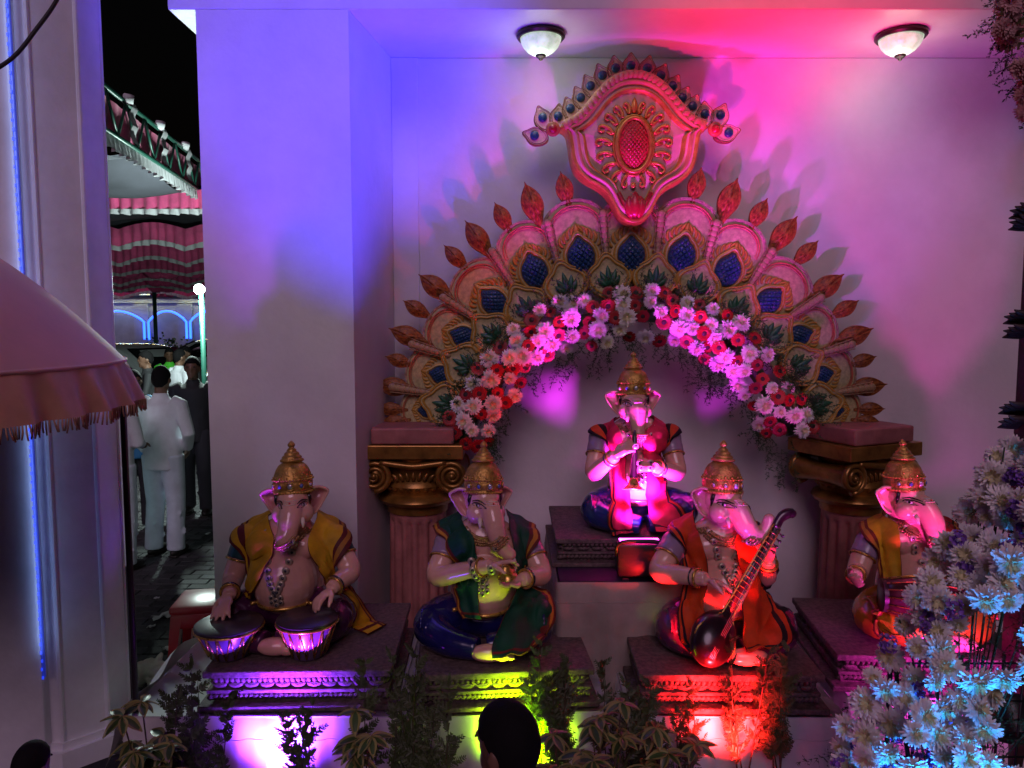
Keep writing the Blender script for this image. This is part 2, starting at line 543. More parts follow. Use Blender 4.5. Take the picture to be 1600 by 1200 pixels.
Ys = [6.2, 8.6, 10.9, 13.2, 15.6, 18.2, 21.0]
for k in range(6):
    mb = MB(); rows = []
    for i in range(13):
        u = i / 12; y = lerp(Ys[k], Ys[k + 1], u); row = []
        for j in range(25):
            x = lerp(-12, -3.86 - (min(y, 11) - 6.2) * .147 if y < 11 else -3.0, j / 24)
            row.append(Vector((x, y, 4.05 - .22 * math.sin(u * math.pi) - .06 * math.sin(j * .9 + k))))
        rows.append(row)
    mb.grid(rows); mb.build('roof_cloth', m_dark, roof)
VAL = [(10.7, 4.02, .30, 0), (13.2, 3.90, .34, .12), (15.6, 3.80, .30, .16), (18.2, 3.72, .30, .12), (20.0, 3.62, .30, .18), (21.4, 3.52, .32, .16), (22.6, 3.42, .34, .18)]
for k, (y, z, h, sag) in enumerate(VAL):
    v = thing('tent_valance', 'straight pink tent valance with a white hem hanging beside the truss end' if k == 0 else 'swagged pink tent valance with a white hem hanging across the street', 'valance', (0, y, 0), 0, 'valances of the street tent')
    x0, x1 = -y * .66, -y * .39
    mb = MB(); drape(mb, (x0, 0, 0), (x1, 0, 0), z, h, .16, .035, 0, sag); mb.build('pink_pleats', m_pink, v)
    mb = MB(); drape(mb, (x0, -.02, 0), (x1, -.02, 0), z - h * .9, h * .26, .16, .045, 0, sag, jag=.1); mb.build('white_hem', m_white, v)
    if k >= 3:
        mb = MB()
        for q in range(5):
            xc = lerp(x0, x1, (q + .5) / 5)
            for s in range(7):
                an = math.pi * s / 6
                mb.tube(catmull([(xc + .55 * math.cos(an), .15, z - .1), (xc + .3 * math.cos(an), .1, z - .42 - .05 * math.sin(an)), (xc, .05, z - .35)], 7), [.05, .06, .07, .07, .06, .05, .03], 6)
        mb.build('rosette', m_pink, v)
# ------------------------------------------------------------------ far compound wall with blue light arches
m_cw = mat('compound_wall', (.34, .36, .36), .8, var=.3, vscale=.8, bump=.2, bscale=6)
WY = 26.0
cw = thing('compound_wall', 'pale grey compound wall beyond the street with recessed panels', 'wall', (0, WY, 0))
mb = MB(); mb.box((-14.2, .12, 1.55), (18, .24, 3.1)); mb.build('wall_panel', m_cw, cw, smooth=False)
mb = MB(); mb.box((-14.2, .05, 3.16), (18, .5, .12)); mb.build('coping', m_cw, cw, smooth=False)
mb = MB(); mb.box((-14.2, -.03, 2.9), (18, .06, .14)); mb.build('string_course', m_cw, cw, smooth=False)
for i in range(6):
    x = P(155 + 68 * (i - 1), 500, WY).x
    mb = MB(); mb.box((x, -.06, 1.4), (.5, .12, 2.8)); mb.build('buttress', m_cw, cw, smooth=False)
m_yel = mat('led_warm', (.4, .4, .1), .3, emit=(1., .85, .3), estr=28)
m_cyan = mat('led_cool', (.2, .3, .4), .3, emit=(.6, .9, 1.), estr=28)
st = thing('light_string', 'string of yellow and white lights along the compound wall top', 'light string', (0, WY - .3, 0))
mb = MB()
for i in range(90):
    x = -17 + i * .1
    mb.box((x, 0, 3.24 + .02 * math.sin(i * .4) + .0 * i), (.08, .05, .05), mi=i // 2 % 2)
stuff(mb.build('bulb', [m_yel, m_cyan], st, smooth=False))
m_arc = mat('led_arch_blue', (.05, .1, .5), .3, emit=(.02, .10, 1.), estr=5)
for k, (x0, x1, yb0, yb1) in enumerate(((142, 226, 530, 530), (233, 292, 531, 529), (298, 356, 529, 526))):
    A, B = P(x0, yb0, WY - .35), P(x1, yb1, WY - .35)
    mb = MB(); pts = [Vector((A.x, WY - .35, A.z))]
    zs = P(x0, 503, WY - .35).z; zt = P(x0, 486, WY - .35).z
    for i in range(15):
        u = i / 14
        pts.append(Vector((lerp(A.x, B.x, u), WY - .35, zs + (zt - zs) * math.sin(u * math.pi) ** .8)))
    pts.append(Vector((B.x, WY - .35, B.z)))
    mb.tube(pts, .036, 6)
    tag(mb.build('light_arch', m_arc), ('blue glowing light arch partly hidden by the octagonal column', 'blue glowing light arch crossed by the thin bare post', 'blue glowing light arch cut off by the white pier')[k], 'light arch', 'blue light arches on the compound wall')
for px, Y in ((245, 22.0), (318, 9.0)):
    p = P(px, 560, Y)
    po = thing('lamp_post', 'thin green post with a bright round floodlight' if px > 300 else 'thin green bare post standing before the blue light arches', 'post', (p.x, Y, 0))
    zt = P(px, 455, Y).z
    mb = MB(); mb.tube([(0, 0, 0), (0, 0, zt if px > 300 else 3.4)], .03 if px > 300 else .06, 8); mb.build('post', m_green, po)
    if px > 300:
        mb = MB(); mb.ell((0, -.05, zt + .02), .062, nu=16, nv=10)
        mb.build('lamp_globe', mat('flood_glass', (.8, .9, .9), .2, emit=(.75, 1., .92), estr=40), po)
        fl = bpy.data.lights.new('flood', 'POINT'); fl.energy = 360; fl.color = (.78, 1., .93); fl.shadow_soft_size = .08
        put('flood', fl, po, (0, -.2, zt))

# ------------------------------------------------------------------ parked cars
m_carw = mat('car_white', (.60, .62, .64), .2, coat=.8)
m_carglass = mat('car_glass', (.01, .012, .016), .05, spec=.8)
m_tyre = mat('tyre', (.012, .012, .012), .8)
m_rimm = mat('wheel_rim', (.35, .35, .37), .3, metal=.8)
m_lampc = mat('car_lamp', (.7, .7, .7), .1, coat=1.)
def car(loc, rz, label):
    c = thing('parked_car', label, 'car', loc, rz, 'cars parked before the compound wall')
    prof = [(-2.1, .35), (-2.15, .62), (-2.05, .82), (-1.2, .95), (-.35, 1.42), (.7, 1.47), (1.45, 1.22), (1.95, .98), (2.1, .7), (2.05, .35)]
    mb = MB(); pts = catmull([Vector((x, 0, z)) for x, z in prof], 48)
    rows = []
    for p in pts:
        row = []
        for j in range(9):
            a = j / 8 * 2 - 1
            w = .86 - .16 * clamp((p.z - .85) / .6)
            row.append(Vector((p.x, a * w * (1 if abs(a) < .99 else 1.0), p.z - .05 * abs(a) ** 4)))
        rows.append(row)
    mb.grid(rows)
    for sgn in (-1, 1):
        side = []
        for p in pts:
            w = .86 - .16 * clamp((p.z - .85) / .6)
            side.append([Vector((p.x, sgn * w, p.z - .05)), Vector((p.x, sgn * .88, min(p.z - .08, .82))), Vector((p.x, sgn * .89, .55)), Vector((p.x, sgn * .84, .3))])
        mb.grid(side)
    mb.build('body', m_carw, c)
    for sgn in (-1, 1):
        for x0, x1, x2, x3 in ((-1.0, -.32, .12, .12), (.18, .18, .68, 1.3)):
            mb = MB(); w0, w1 = .885, .765
            mb.v = [(x0, sgn * w0, .93), (x1, sgn * w1, 1.33), (x2, sgn * w1, 1.38), (x3, sgn * w0, .97)]; mb.face((0, 1, 2, 3))
            mb.build('side_window', m_carglass, c, smooth=False)
        mb = MB(); mb.ell((-1.95, sgn * .66, .72), (.14, .16, .09)); mb.build('headlight', m_lampc, c)
        mb = MB(); mb.box((-.75, sgn * .99, .98), (.12, .2, .12), bev=.03); mb.build('mirror', m_carw, c)
        for x in (-1.3, 1.25):
            mb = MB(); mb.lathe([(.18, -.1), (.31, -.1), (.32, 0), (.31, .1), (.18, .1)], 20, Matrix.Translation((x, sgn * .78, .32)) @ Matrix.Rotation(R(90), 4, 'X'))
            wh = mb.build('wheel', m_tyre, c)
            mb = MB(); mb.lathe([(.02, -.112), (.19, -.105), (.19, .105), (.02, .112)], 14, Matrix.Translation((x, sgn * .78, .32)) @ Matrix.Rotation(R(90), 4, 'X'))
            mb.build('rim', m_rimm, wh)
    mb = MB(); mb.v = [(-1.13, -.72, 1.0), (-1.13, .72, 1.0), (-.42, .62, 1.405), (-.42, -.62, 1.405)]; mb.face((0, 1, 2, 3)); mb.build('windscreen', m_carglass, c, smooth=False)
    mb = MB(); mb.v = [(.8, -.62, 1.475), (.8, .62, 1.475), (1.42, .7, 1.265), (1.42, -.7, 1.265)]; mb.face((0, 1, 2, 3)); mb.build('rear_window', m_carglass, c, smooth=False)
    return c
p = P(215, 560, 15.5); car((p.x, 15.5, .22), R(158), 'white parked car with dark sloping windscreen behind the crowd')
p = P(335, 545, 21.0); car((p.x, 21.0, .25), R(10), 'white parked car partly hidden behind the floodlight post')
# shrub at the foot of the wall
mb = MB()
for i in range(260):
    c = Vector((rng.gauss(0, .28), rng.gauss(0, .2), abs(rng.gauss(.25, .2)))); d = Vector((rng.uniform(-1, 1), rng.uniform(-1, 1), rng.uniform(-.2, 1))).normalized() * .12
    e = d.orthogonal().normalized() * .04; b = len(mb.v)
    mb.v += [tuple(c), tuple(c + d * .5 + e), tuple(c + d), tuple(c + d * .5 - e)]; mb.face((b, b + 1, b + 2, b + 3))
p = P(262, 545, 24.5)
sh = thing('shrub', 'small dark shrub at the foot of the compound wall', 'shrub', (p.x, 24.5, 1.0))
mb.build('foliage', M_FERN, sh); mb = MB(); mb.tube([(0, 0, -1), (0, 0, .3)], .05, 6); mb.build('stem', M_STEM, sh)
# ------------------------------------------------------------------ people
M_PSKIN = mat('person_skin', (.17, .085, .055), .5, var=.15, vscale=9)
M_HAIR = mat('hair', (.006, .005, .006), .85, spec=.2, var=.3, vscale=60, bump=.2, bscale=220)
M_SHOE = mat('shoe', (.02, .016, .014), .5)
def add_hand(mb, w, f, n, L=.16, curl=(.35, .35, .4, .45), thumb=.5, side=1, r=.0095, spread=.1):
    """palm and five fingers from wrist w; f forward, n palm normal (side the fingers curl to), side = thumb side sign"""
    F = frame(f, n); s, f, n = F.col[0] * side, F.col[1], F.col[2]
    w = Vector(w); k = L / .16
    pl = .072 * k
    Mx = Matrix((s, f, n)).transposed()
    mb.ell(w + f * pl * .55, (.036 * k, .047 * k, .0165 * k), Mx, 12, 8)
    mb.ell(w + f * pl * .9, (.036 * k, .022 * k, .0145 * k), Mx, 12, 8)
    for i, (o, ln) in enumerate(((.028, .062), (.0095, .072), (-.009, .067), (-.0265, .053))):
        b = w + f * pl * .93 + s * o * k
        c = curl[i]; d = f + s * (o / .028 * spread); d.normalize()
        pts = [b]; ang = c * .5
        for j, sg in enumerate((.42, .33, .28)):
            dd = d * math.cos(ang) + n * math.sin(ang)
            pts.append(pts[-1] + dd * ln * k * sg)
            ang += c
        rr = r * k * (1 if i < 3 else .88)
        mb.tube(pts, [rr * 1.08, rr * 1.02, rr * .95, rr * .7], 8)
        mb.ell(pts[-1], rr * .78, nu=8, nv=6)
    b = w + f * pl * .25 + s * .026 * k
    d = (s * .75 + f * .6 + n * thumb * .6).normalized(); d2 = (s * .25 + f * .9 + n * thumb).normalized()
    p1 = b + d * .035 * k; p2 = p1 + d2 * .028 * k; p3 = p2 + d2 * .022 * k
    mb.tube([b, p1, p2, p3], [r * k * 1.5, r * k * 1.25, r * k * 1.1, r * k * .75], 8)
    mb.ell(p3, r * k * .8, nu=8, nv=6)

def person(loc, rz, h, label, shirt, trousers, arms='down', vox=.014, hairlen=.0, collar=True, group='people standing in the street', shoes=True, headyaw=0., stride=.0):
    k = h / 1.72
    V = lambda x, y, z: Vector((x, y, z)) * k
    sh = {s: V(s * .185, 0, 1.40) for s in (-1, 1)}
    if arms == 'down': el = {s: V(s * .25, .03, 1.12) for s in (-1, 1)}; wr = {s: V(s * .245, -.05, .88) for s in (-1, 1)}
    elif arms == 'hip': el = {s: V(s * .29, .05, 1.13) for s in (-1, 1)}; wr = {-1: V(-.17, -.12, .95), 1: V(.20, -.10, .92)}
    elif arms == 'front': el = {s: V(s * .25, -.02, 1.12) for s in (-1, 1)}; wr = {s: V(s * .07, -.22, 1.08) for s in (-1, 1)}
    else: el = {-1: V(-.25, .03, 1.12), 1: V(.27, -.06, 1.14)}; wr = {-1: V(-.245, -.04, .88), 1: V(.2, -.3, 1.2)}
    hp = {s: V(s * .09, 0, .90) for s in (-1, 1)}
    kn = {s: V(s * .10, -.02 - s * stride, .49) for s in (-1, 1)}
    an = {s: V(s * .11, .03 - s * stride * 1.2, .09) for s in (-1, 1)}
    hc = V(0, -.02, 1.605)
    Rh = Matrix.Rotation(headyaw, 4, 'Z')
    H = lambda x, y, z: hc + Rh @ V(x, y, z)
    mb = MB()
    mb.tube([V(0, 0, 1.36), V(0, -.01, 1.53)], [.062 * k, .054 * k], 12)
    mb.ell(H(0, 0, .012), (.074 * k, .092 * k, .105 * k), Rh)
    mb.ell(H(0, -.03, -.05), (.056 * k, .062 * k, .062 * k), Rh)
    mb.ell(H(0, -.098, -.012), (.013 * k, .018 * k, .022 * k), Rh, 8, 6)
    mb.tube([H(0, -.088, .03), H(0, -.105, -.02)], [.008 * k, .013 * k], 7)
    mb.ell(H(0, -.088, -.052), (.022 * k, .010 * k, .011 * k), Rh, 8, 6)
    mb.ell(H(0, -.075, -.095), (.026 * k, .02 * k, .018 * k), Rh, 8, 6)
    for s in (-1, 1):
        mb.ell(H(s * .034, -.084, .03), (.018 * k, .008 * k, .007 * k), Rh, 8, 6)
        mb.ell(H(s * .079, .012, -.008), (.009 * k, .02 * k, .032 * k), Rh @ Matrix.Rotation(s * .35, 4, 'Z'), 10, 8)
        mb.tube([sh[s], el[s], wr[s]], [.05 * k, .04 * k, .028 * k], 10)
        d = (wr[s] - el[s]).normalized()
        add_hand(mb, wr[s], d, V(-s, -.2, 0) if abs(d.z) > .5 else V(0, 0, -1), .17 * k, (.5, .55, .6, .65), side=1 if s > 0 else -1, r=.011)
        mb.tube([hp[s], kn[s], an[s]], [.085 * k, .058 * k, .042 * k], 10)
        mb.ell(an[s] + V(0, -.06, -.05), (.043 * k, .12 * k, .04 * k))
    mb.ell(V(0, 0, 1.22), (.155 * k, .10 * k, .24 * k)); mb.ell(V(0, 0, .96), (.15 * k, .105 * k, .13 * k))
    body = voxel(mb, 'person', M_PSKIN, vox * k, 3)
    body.location = loc; body.rotation_euler = (0, 0, rz)
    tag(body, label, 'person', group)
    # eyes
    for s in (-1, 1):
        mb = MB(); mb.ell(H(s * .033, -.0865, .018), (.013 * k, .006 * k, .006 * k), Rh, 8, 6); mb.build('eye', M_EYE, body)
    # shirt
    mb = MB()
    mb.tube([V(0, .0, .80), V(0, 0, .95), V(0, 0, 1.12), V(0, 0, 1.28), V(0, 0, 1.38), V(0, 0, 1.45)], [.185 * k, .18 * k, .175 * k, .19 * k, .175 * k, .08 * k], 20, flat=((0, 1, 0), .68))
    for s in (-1, 1):
        mb.tube([V(s * .12, 0, 1.40), sh[s] + V(0, 0, -.01), el[s], el[s].lerp(wr[s], .82 if collar else .1)], [.075 * k, .068 * k, .056 * k, .046 * k], 12)
    if collar: mb.tube([V(0, 0, 1.42), V(0, -.005, 1.49)], [.075 * k, .066 * k], 14)
    for i in range(11):
        a = rng.uniform(0, 6.28); z = rng.uniform(.85, 1.3); x, y = .165 * math.cos(a), .115 * math.sin(a)
        mb.tube([V(x, y, z + .1), V(x * 1.03, y * 1.03, z), V(x * .98, y * .98, z - .1)], [.004 * k, .014 * k, .004 * k], 6)
    voxel(mb, 'shirt', shirt, vox * k, 2, body)
    mb = MB()
    mb.ell(V(0, .005, .93), (.165 * k, .118 * k, .10 * k))
    for s in (-1, 1):
        mb.tube([hp[s] + V(0, 0, .03), hp[s].lerp(kn[s], .5), kn[s], kn[s].lerp(an[s], .55), an[s] + V(0, -.01, -.03)], [.105 * k, .095 * k, .082 * k, .078 * k, .08 * k], 12)
        for i in range(4):
            z = rng.uniform(.14, .5); a = rng.uniform(2, 4.3); c = kn[s].lerp(an[s], clamp((.49 - z) / .4))
            q = Vector((math.cos(a), math.sin(a), 0)) * .076 * k
            mb.tube([Vector((c.x, c.y, z * k)) + q + V(-.03, 0, .02), Vector((c.x, c.y, z * k)) + q * 1.1, Vector((c.x, c.y, z * k)) + q + V(.03, 0, -.02)], [.004 * k, .012 * k, .004 * k], 6)
    voxel(mb, 'trousers', trousers, vox * k, 2, body)
    if shoes:
        for s in (-1, 1):
            mb = MB(); mb.ell(an[s] + V(0, -.06, -.047), (.05 * k, .135 * k, .045 * k)); mb.box(an[s] + V(0, -.06, -.08), (.085 * k, .24 * k, .02 * k), bev=.008 * k)
            mb.build('shoe', M_SHOE, body)
    # hair: a cap over skull and nape, shaped by a hairline
    mb = MB(); rows = []
    nu, nv = 40, 18
    for i in range(nu):
        th = 2 * math.pi * i / nu
        fr = (math.cos(th) + 1) / 2                         # 1 at the face
        low = lerp(-.075, .055, clamp(fr * 1.25 - .1)) if fr < .85 else .062
        if .35 < fr < .7: low = lerp(-.03, .05, (fr - .35) / .35)
        phl = math.asin(clamp((low - .02) / .118, -1, 1))
        row = []
        for j in range(nv + 1):
            ph = lerp(phl, math.pi / 2, j / nv)
            g = 1 + (.05 if j else -.06) + hairlen + .012 * math.sin(th * 9 + j) * (1 - j / nv)
            row.append(H(.076 * g * math.cos(ph) * math.sin(th), -.096 * g * math.cos(ph) * math.cos(th), .02 + .108 * g * math.sin(ph)))
        rows.append(row)
    mb.grid(rows, close_u=True); mb.build('hair', M_HAIR, body)
    return body

m_kurta = mat('shirt_white', (.74, .76, .82), .8, var=.12, vscale=6, bump=.2, bscale=40)
m_kurta2 = mat('shirt_cream', (.66, .67, .72), .8, var=.12, vscale=6, bump=.2, bscale=40)
m_jeans = mat('trousers_white', (.66, .72, .82), .8, var=.15, vscale=6, bump=.2, bscale=40)
m_blk = mat('shirt_black', (.015, .015, .018), .8)
m_blk2 = mat('trousers_dark', (.02, .02, .026), .8)
m_blu = mat('shirt_blue', (.03, .16, .34), .8)
m_hiv = mat('vest_green', (.10, .75, .05), .7)
def at(px, Y, z=.04):
    return (P(px, 600, Y).x, Y, z)
person(at(250, 6.55), R(172), 1.70, 'man in loose white shirt and white trousers standing with back turned', m_kurta, m_jeans, 'hip', headyaw=R(12))
person(at(174, 6.15), R(160), 1.68, 'man in white shirt and trousers standing half hidden by the column', m_kurta2, m_jeans, 'front')
person(at(208, 7.3), R(40), 1.62, 'man in blue shirt standing between two men in white', m_blu, m_blk2, 'front')
person(at(302, 8.0), R(12), 1.72, 'man in black shirt walking beside the white pier', m_blk, m_blk2, 'down', stride=.06)
person(at(232, 10.2), R(-60), 1.70, 'man in black shirt facing sideways before the parked car', m_blk, m_blk2, 'point')
person(at(280, 10.8), R(150), 1.70, 'man in pale lilac shirt with back turned amid the crowd', m_kurta2, m_blk2, 'down')
person(at(266, 12.6), R(30), 1.66, 'person in bright green vest amid the crowd', m_hiv, m_blk2, 'down')
person(at(293, 12.3), R(-20), 1.70, 'dark haired man in dark shirt behind the lilac shirted man', m_blk, m_blk2, 'down')
# the boy watching the statues, and a second onlooker low in the picture's corner
m_boysh = mat('boy_shirt', (.05, .045, .06), .8)
b = P(801, 1113, 1.5)
person((b.x, 1.52, 0), R(-138), b.z / 1.005, 'young boy with short dark hair looking up at the statues', m_boysh, m_blk2, 'down', vox=.008, group=None, headyaw=R(8), hairlen=.015)
b = P(35, 1172, 1.95)
person((b.x, 1.97, 0), R(170), b.z / 1.005, 'dark haired child standing at the foot of the pale pilaster', m_boysh, m_blk2, 'down', vox=.01, group=None)

# ------------------------------------------------------------------ pink canopy with fringe, post
m_can = mat('canopy_pink', (.62, .32, .29), .72, var=.12, vscale=3, sheen=.4, bump=.1, bscale=30)
m_val = mat('canopy_valance', (.56, .28, .17), .55, var=.25, vscale=4, sheen=.5)
m_fr = mat('fringe', (.46, .24, .15), .8)
CX, CY, CR, CZ = -2.30, 2.2, 1.02, 2.0
can = thing('canopy', 'domed pink cloth canopy with gathered valance and fringe', 'canopy', (CX, CY, 0))
mb = MB(); rows = []
for i in range(96):
    th = 2 * math.pi * i / 96
    row = []
    for j in range(22):
        t = j / 21; r = CR * t
        z = CZ + .60 * (1 - t ** 2.0) + .012 * math.cos(th * 8) * t * math.sin(t * 3.1)
        row.append((r * math.cos(th), r * math.sin(th), z))
    rows.append(row)
mb.grid(rows, close_u=True); mb.build('dome', m_can, can)
mb = MB(); mb.tube([(CR * math.cos(2 * math.pi * i / 64), CR * math.sin(2 * math.pi * i / 64), CZ) for i in range(64)], .007, 6, closed=True); mb.build('seam', m_can, can)
mb = MB(); rows = []; hem = []
for i in range(760):
    th = 2 * math.pi * i / 760; row = []
    w = math.sin(th * 34 + 1.5 * math.sin(th * 5)) * .6 + math.sin(th * 71) * .25
    for j in range(8):
        t = j / 7
        r = CR + .045 * t + .022 * w * t ** .7
        row.append(Vector((r * math.cos(th), r * math.sin(th), CZ - .135 * t)))
    rows.append(row); hem.append(row[-1])
mb.grid(rows, close_u=True); mb.build('valance', m_val, can)
mb = MB()
for h in hem:
    q = Vector((rng.uniform(-.006, .006), rng.uniform(-.006, .006), -rng.uniform(.032, .042)))
    mb.tube([h, h + q * .5, h + q + Vector((rng.uniform(-.004, .004), 0, 0))], [.0022, .003, .0026], 4)
stuff(mb.build('fringe', m_fr, can))
mb = MB(); mb.lathe([(.02, .0), (.02, CZ + .60), (.05, CZ + .61), (.03, CZ + .66), (.001, CZ + .74)], 14); mb.build('pole', M_BLACK, can)
pp = P(193, 660, 3.12)
po = thing('canopy_post', 'slim dark metal post rising beside the octagonal column', 'post', (pp.x, 3.12, 0))
mb = MB(); mb.tube([(0, 0, .02), (0, 0, 1.98)], .0135, 10); mb.build('tube', mat('post_metal', (.05, .04, .045), .4, metal=.4), po)
mb = MB(); mb.lathe([(.10, 0), (.10, .012), (.03, .02), (.02, .06)], 18); mb.build('foot_plate', M_BLACK, po)

# ------------------------------------------------------------------ red plastic stool, bag
m_redpl = mat('red_plastic', (.42, .015, .03), .3, coat=.3)
sp = PZ(322, 940, .46)
stl = thing('plastic_stool', 'red moulded plastic stool behind the white covered table', 'stool', (sp.x, sp.y, .03), R(8))
mb = MB(); mb.box((0, 0, .435), (.34, .32, .05), bev=.02); mb.build('seat', m_redpl, stl, auto=40)
mb = MB(); mb.box((0, 0, .37), (.325, .305, .09), bev=.012); mb.build('apron', m_redpl, stl, auto=40)
for sx in (-1, 1):
    for sy in (-1, 1):
        mb = MB(); rows = []
        b0 = len(mb.v)
        for z, e, w in ((.40, .13, .06), (.2, .15, .05), (0, .17, .042)):
            for ax, ay in ((-1, -1), (1, -1), (1, 1), (-1, 1)): mb.v.append((sx * e + ax * w / 2, sy * e * .94 + ay * w / 2, z))
        for q in range(2):
            for t in range(4): mb.face((b0 + q * 4 + t, b0 + q * 4 + (t + 1) % 4, b0 + q * 4 + 4 + (t + 1) % 4, b0 + q * 4 + 4 + t))
        mb.face((b0 + 8, b0 + 9, b0 + 10, b0 + 11)); mb.build('leg', m_redpl, stl, smooth=False)
bp = PZ(240, 1010, .3)
mb = MB()
for i in range(16):
    mb.ell((rng.uniform(-.06, .06), rng.uniform(-.05, .05), .05 + rng.uniform(-.03, .10)), (rng.uniform(.03, .06), rng.uniform(.02, .05), rng.uniform(.02, .06)), Matrix.Rotation(rng.uniform(0, 3), 3, 'Y') @ Matrix.Rotation(rng.uniform(0, 3), 3, 'Z'), 8, 6)
mb.ell((.02, 0, .17), (.02, .025, .06), Matrix.Rotation(.5, 3, 'Y'), 8, 6)
o = voxel(mb, 'plastic_bag', mat('bag_white', (.55, .56, .45), .45, var=.2, vscale=12), .010, 1); o.location = (bp.x, bp.y, .045)
tag(o, 'crumpled pale plastic bag lying by the white covered table', 'bag')
# ------------------------------------------------------------------ carved peacock arch
AY = 4.72
AC = P(985, 662, AY)
arch = thing('peacock_arch', 'carved and painted scalloped arch with blue peacock eyes and orange leaf finials', 'arch', AC)
def A(px, py):
    p = P(px, py, AY) - AC
    return p.x, p.z
PX = AY / FPX
def aput(name, me, px, py, ang, sx, sz, dy=0., parent=arch):
    x, z = A(px, py)
    o = put(name, me, parent, (x, dy, z), (0, ang, 0), (sx, sx * .5 + sz * .5, sz))
    return o
def outang(dx, dy):            # rotation about Y turning +z to the picture direction (dx right, dy down)
    return math.atan2(dx, -dy)
N = 72
def lobe_outline():
    o = []
    for i in range(N):
        a = 2 * math.pi * i / N
        s, c = math.sin(a), math.cos(a)
        if c > -.2: o.append((.55 * s, .45 + .55 * c))
        else:
            u = (-.2 - c) / .8
            o.append((.55 * s * (1 - .1 * u), .34 - .85 * u))
    return o
LO = lobe_outline()
mb = MB()
def lobe_h(t, x, z, k):
    if t > .93: return .075 - (.018 if k % 4 == 0 else 0)
    if t > .88: return .05
    return .055 + .07 * (.88 - t) * (1 - .5 * (.88 - t))
mb.relief(LO, lobe_h, [1, .985, .94, .925, .89, .875, .8, .72, .7, .5, .25], (0, .3), lambda t, k, i: 1 if t > .93 else 0, back=.10)
lobe_me = mb.mesh('lobe', [M_CREAM, mat('arch_rim', (.36, .27, .17), .55, var=.4, vscale=18)], False)
fix_normals(lobe_me); lobe_me.polygons.foreach_set('use_smooth', [True] * len(lobe_me.polygons)); lobe_me.set_sharp_from_angle(angle=R(35))
mb = MB()                                             # painted ridge following the lobe
for rr, w in ((.415, .022), (.37, .012)):
    mb.tube([(rr * math.sin(a), -.075 - (.02 if rr < .4 else 0), .47 + rr * math.cos(a)) for a in [R(-105 + 210 * i / 28) for i in range(29)]], [w * (.4 + .6 * math.sin(math.pi * i / 28)) for i in range(29)], 6)
ridge_me = mb.mesh('ridge', M_ARCHRED)
def leaf_stroke(mb, p0, d, L, W, curl, y, mi=0, hump=.03):
    """a carved acanthus stroke: flattened curved tapered blade"""
    d = Vector((d[0], 0, d[1])).normalized(); n = Vector((d.z, 0, -d.x))
    pts, rad = [], []
    p = Vector((p0[0], y, p0[1])); a = 0
    for i in range(8):
        t = i / 7
        pts.append(p.copy()); rad.append(W * math.sin(math.pi * (.18 + .8 * t)) ** .8)
        dd = d * math.cos(a) + n * math.sin(a); p = p + dd * L / 7; a += curl / 7
    mb.tube(pts, [max(.003, r) for r in rad], 6, mi=mi, flat=((0, 1, 0), .6))
mb = MB()                                             # feathered gold scroll round the eye
for sgn in (-1, 1):
    for i in range(8):
        a = R(112 - i * 14) * sgn
        r = .33 + .02 * math.sin(i)
        b = (r * math.sin(a) * .92, r * math.cos(a) + .03)
        d = (math.sin(a * .72), math.cos(a * .72))
        leaf_stroke(mb, b, d, .17 + .012 * i, .030, -sgn * 1.5, -.09)
leaf_stroke(mb, (0, .34), (0, 1), .24, .05, 0, -.10)
scroll_me = mb.mesh('scroll', M_ARCHGOLD)
def drop_outline(w, hb, ht, n=48, pw=1.):
    o = []
    for i in range(n):
        a = 2 * math.pi * i / n
        s, c = math.sin(a), math.cos(a)
        if c > 0: o.append((w * s * (1 - .35 * c ** 3), ht * (c ** 1.0 if c < .86 else c + (c - .86) * 1.1)))
        else: o.append((w * s, hb * c))
    return o
mb = MB()
mb.relief(drop_outline(.34, .40, .40), lambda t, x, z, k: .10 if t > .97 else (.135 if t > .9 else (.115 if t > .86 else (.14 if t > .78 else .10))), [1, .98, .95, .89, .86, .83, .78, .74], (0, 0), lambda t, k, i: 0 if t > .9 else (1 if t > .85 else (0 if t > .77 else 1)), back=.03)
frame_me = mb.mesh('eye_frame', [M_ARCHGOLD, M_CREAM])
mb = MB()
def quilt(t, x, z, k):
    u, v = (x + z) * 9, (x - z) * 9
    q = min(abs(u - round(u)), abs(v - round(v)))
    return .115 + .09 * (1 - t * t) + .045 * clamp(q / .2) * clamp((1 - t) * 6)
mb.relief(drop_outline(.26, .31, .29, 110), quilt, [1 - i / 30 for i in range(30)], (0, 0), back=.05)
eye_me = mb.mesh('blue_eye', M_BLUEEYE)
LOBES = [(907, 402, -17, -87), (835, 425, -25, -76), (772, 473, -54, -50), (725, 527, -60, -22), (690, 586, -55, -13), (668, 641, -43, -2)]
allL = [(985, 400, 0, -90)] + LOBES + [(1970 - x, y - (2 if x > 700 else 0), -dx, dy) for x, y, dx, dy in LOBES]
for x, y, dx, dy in allL:
    D = math.hypot(dx, dy); ang = outang(dx, dy)
    ew = clamp(D / 78, .55, 1.08) * 82 * PX
    lo = aput('scalloped_lobe', lobe_me, x, y, ang, D * PX * (1.12 if D > 76 else (1.28 if D > 60 else 1.4)), D * PX)
    for nm, me in (('red_ridge', ridge_me), ('feathered_scroll', scroll_me), ('eye_frame', frame_me), ('blue_eye', eye_me)):
        c = put(nm, me, lo)
        if nm in ('eye_frame', 'blue_eye'): c.scale = (ew / lo.scale.x * .92, 1, ew / lo.scale.z)
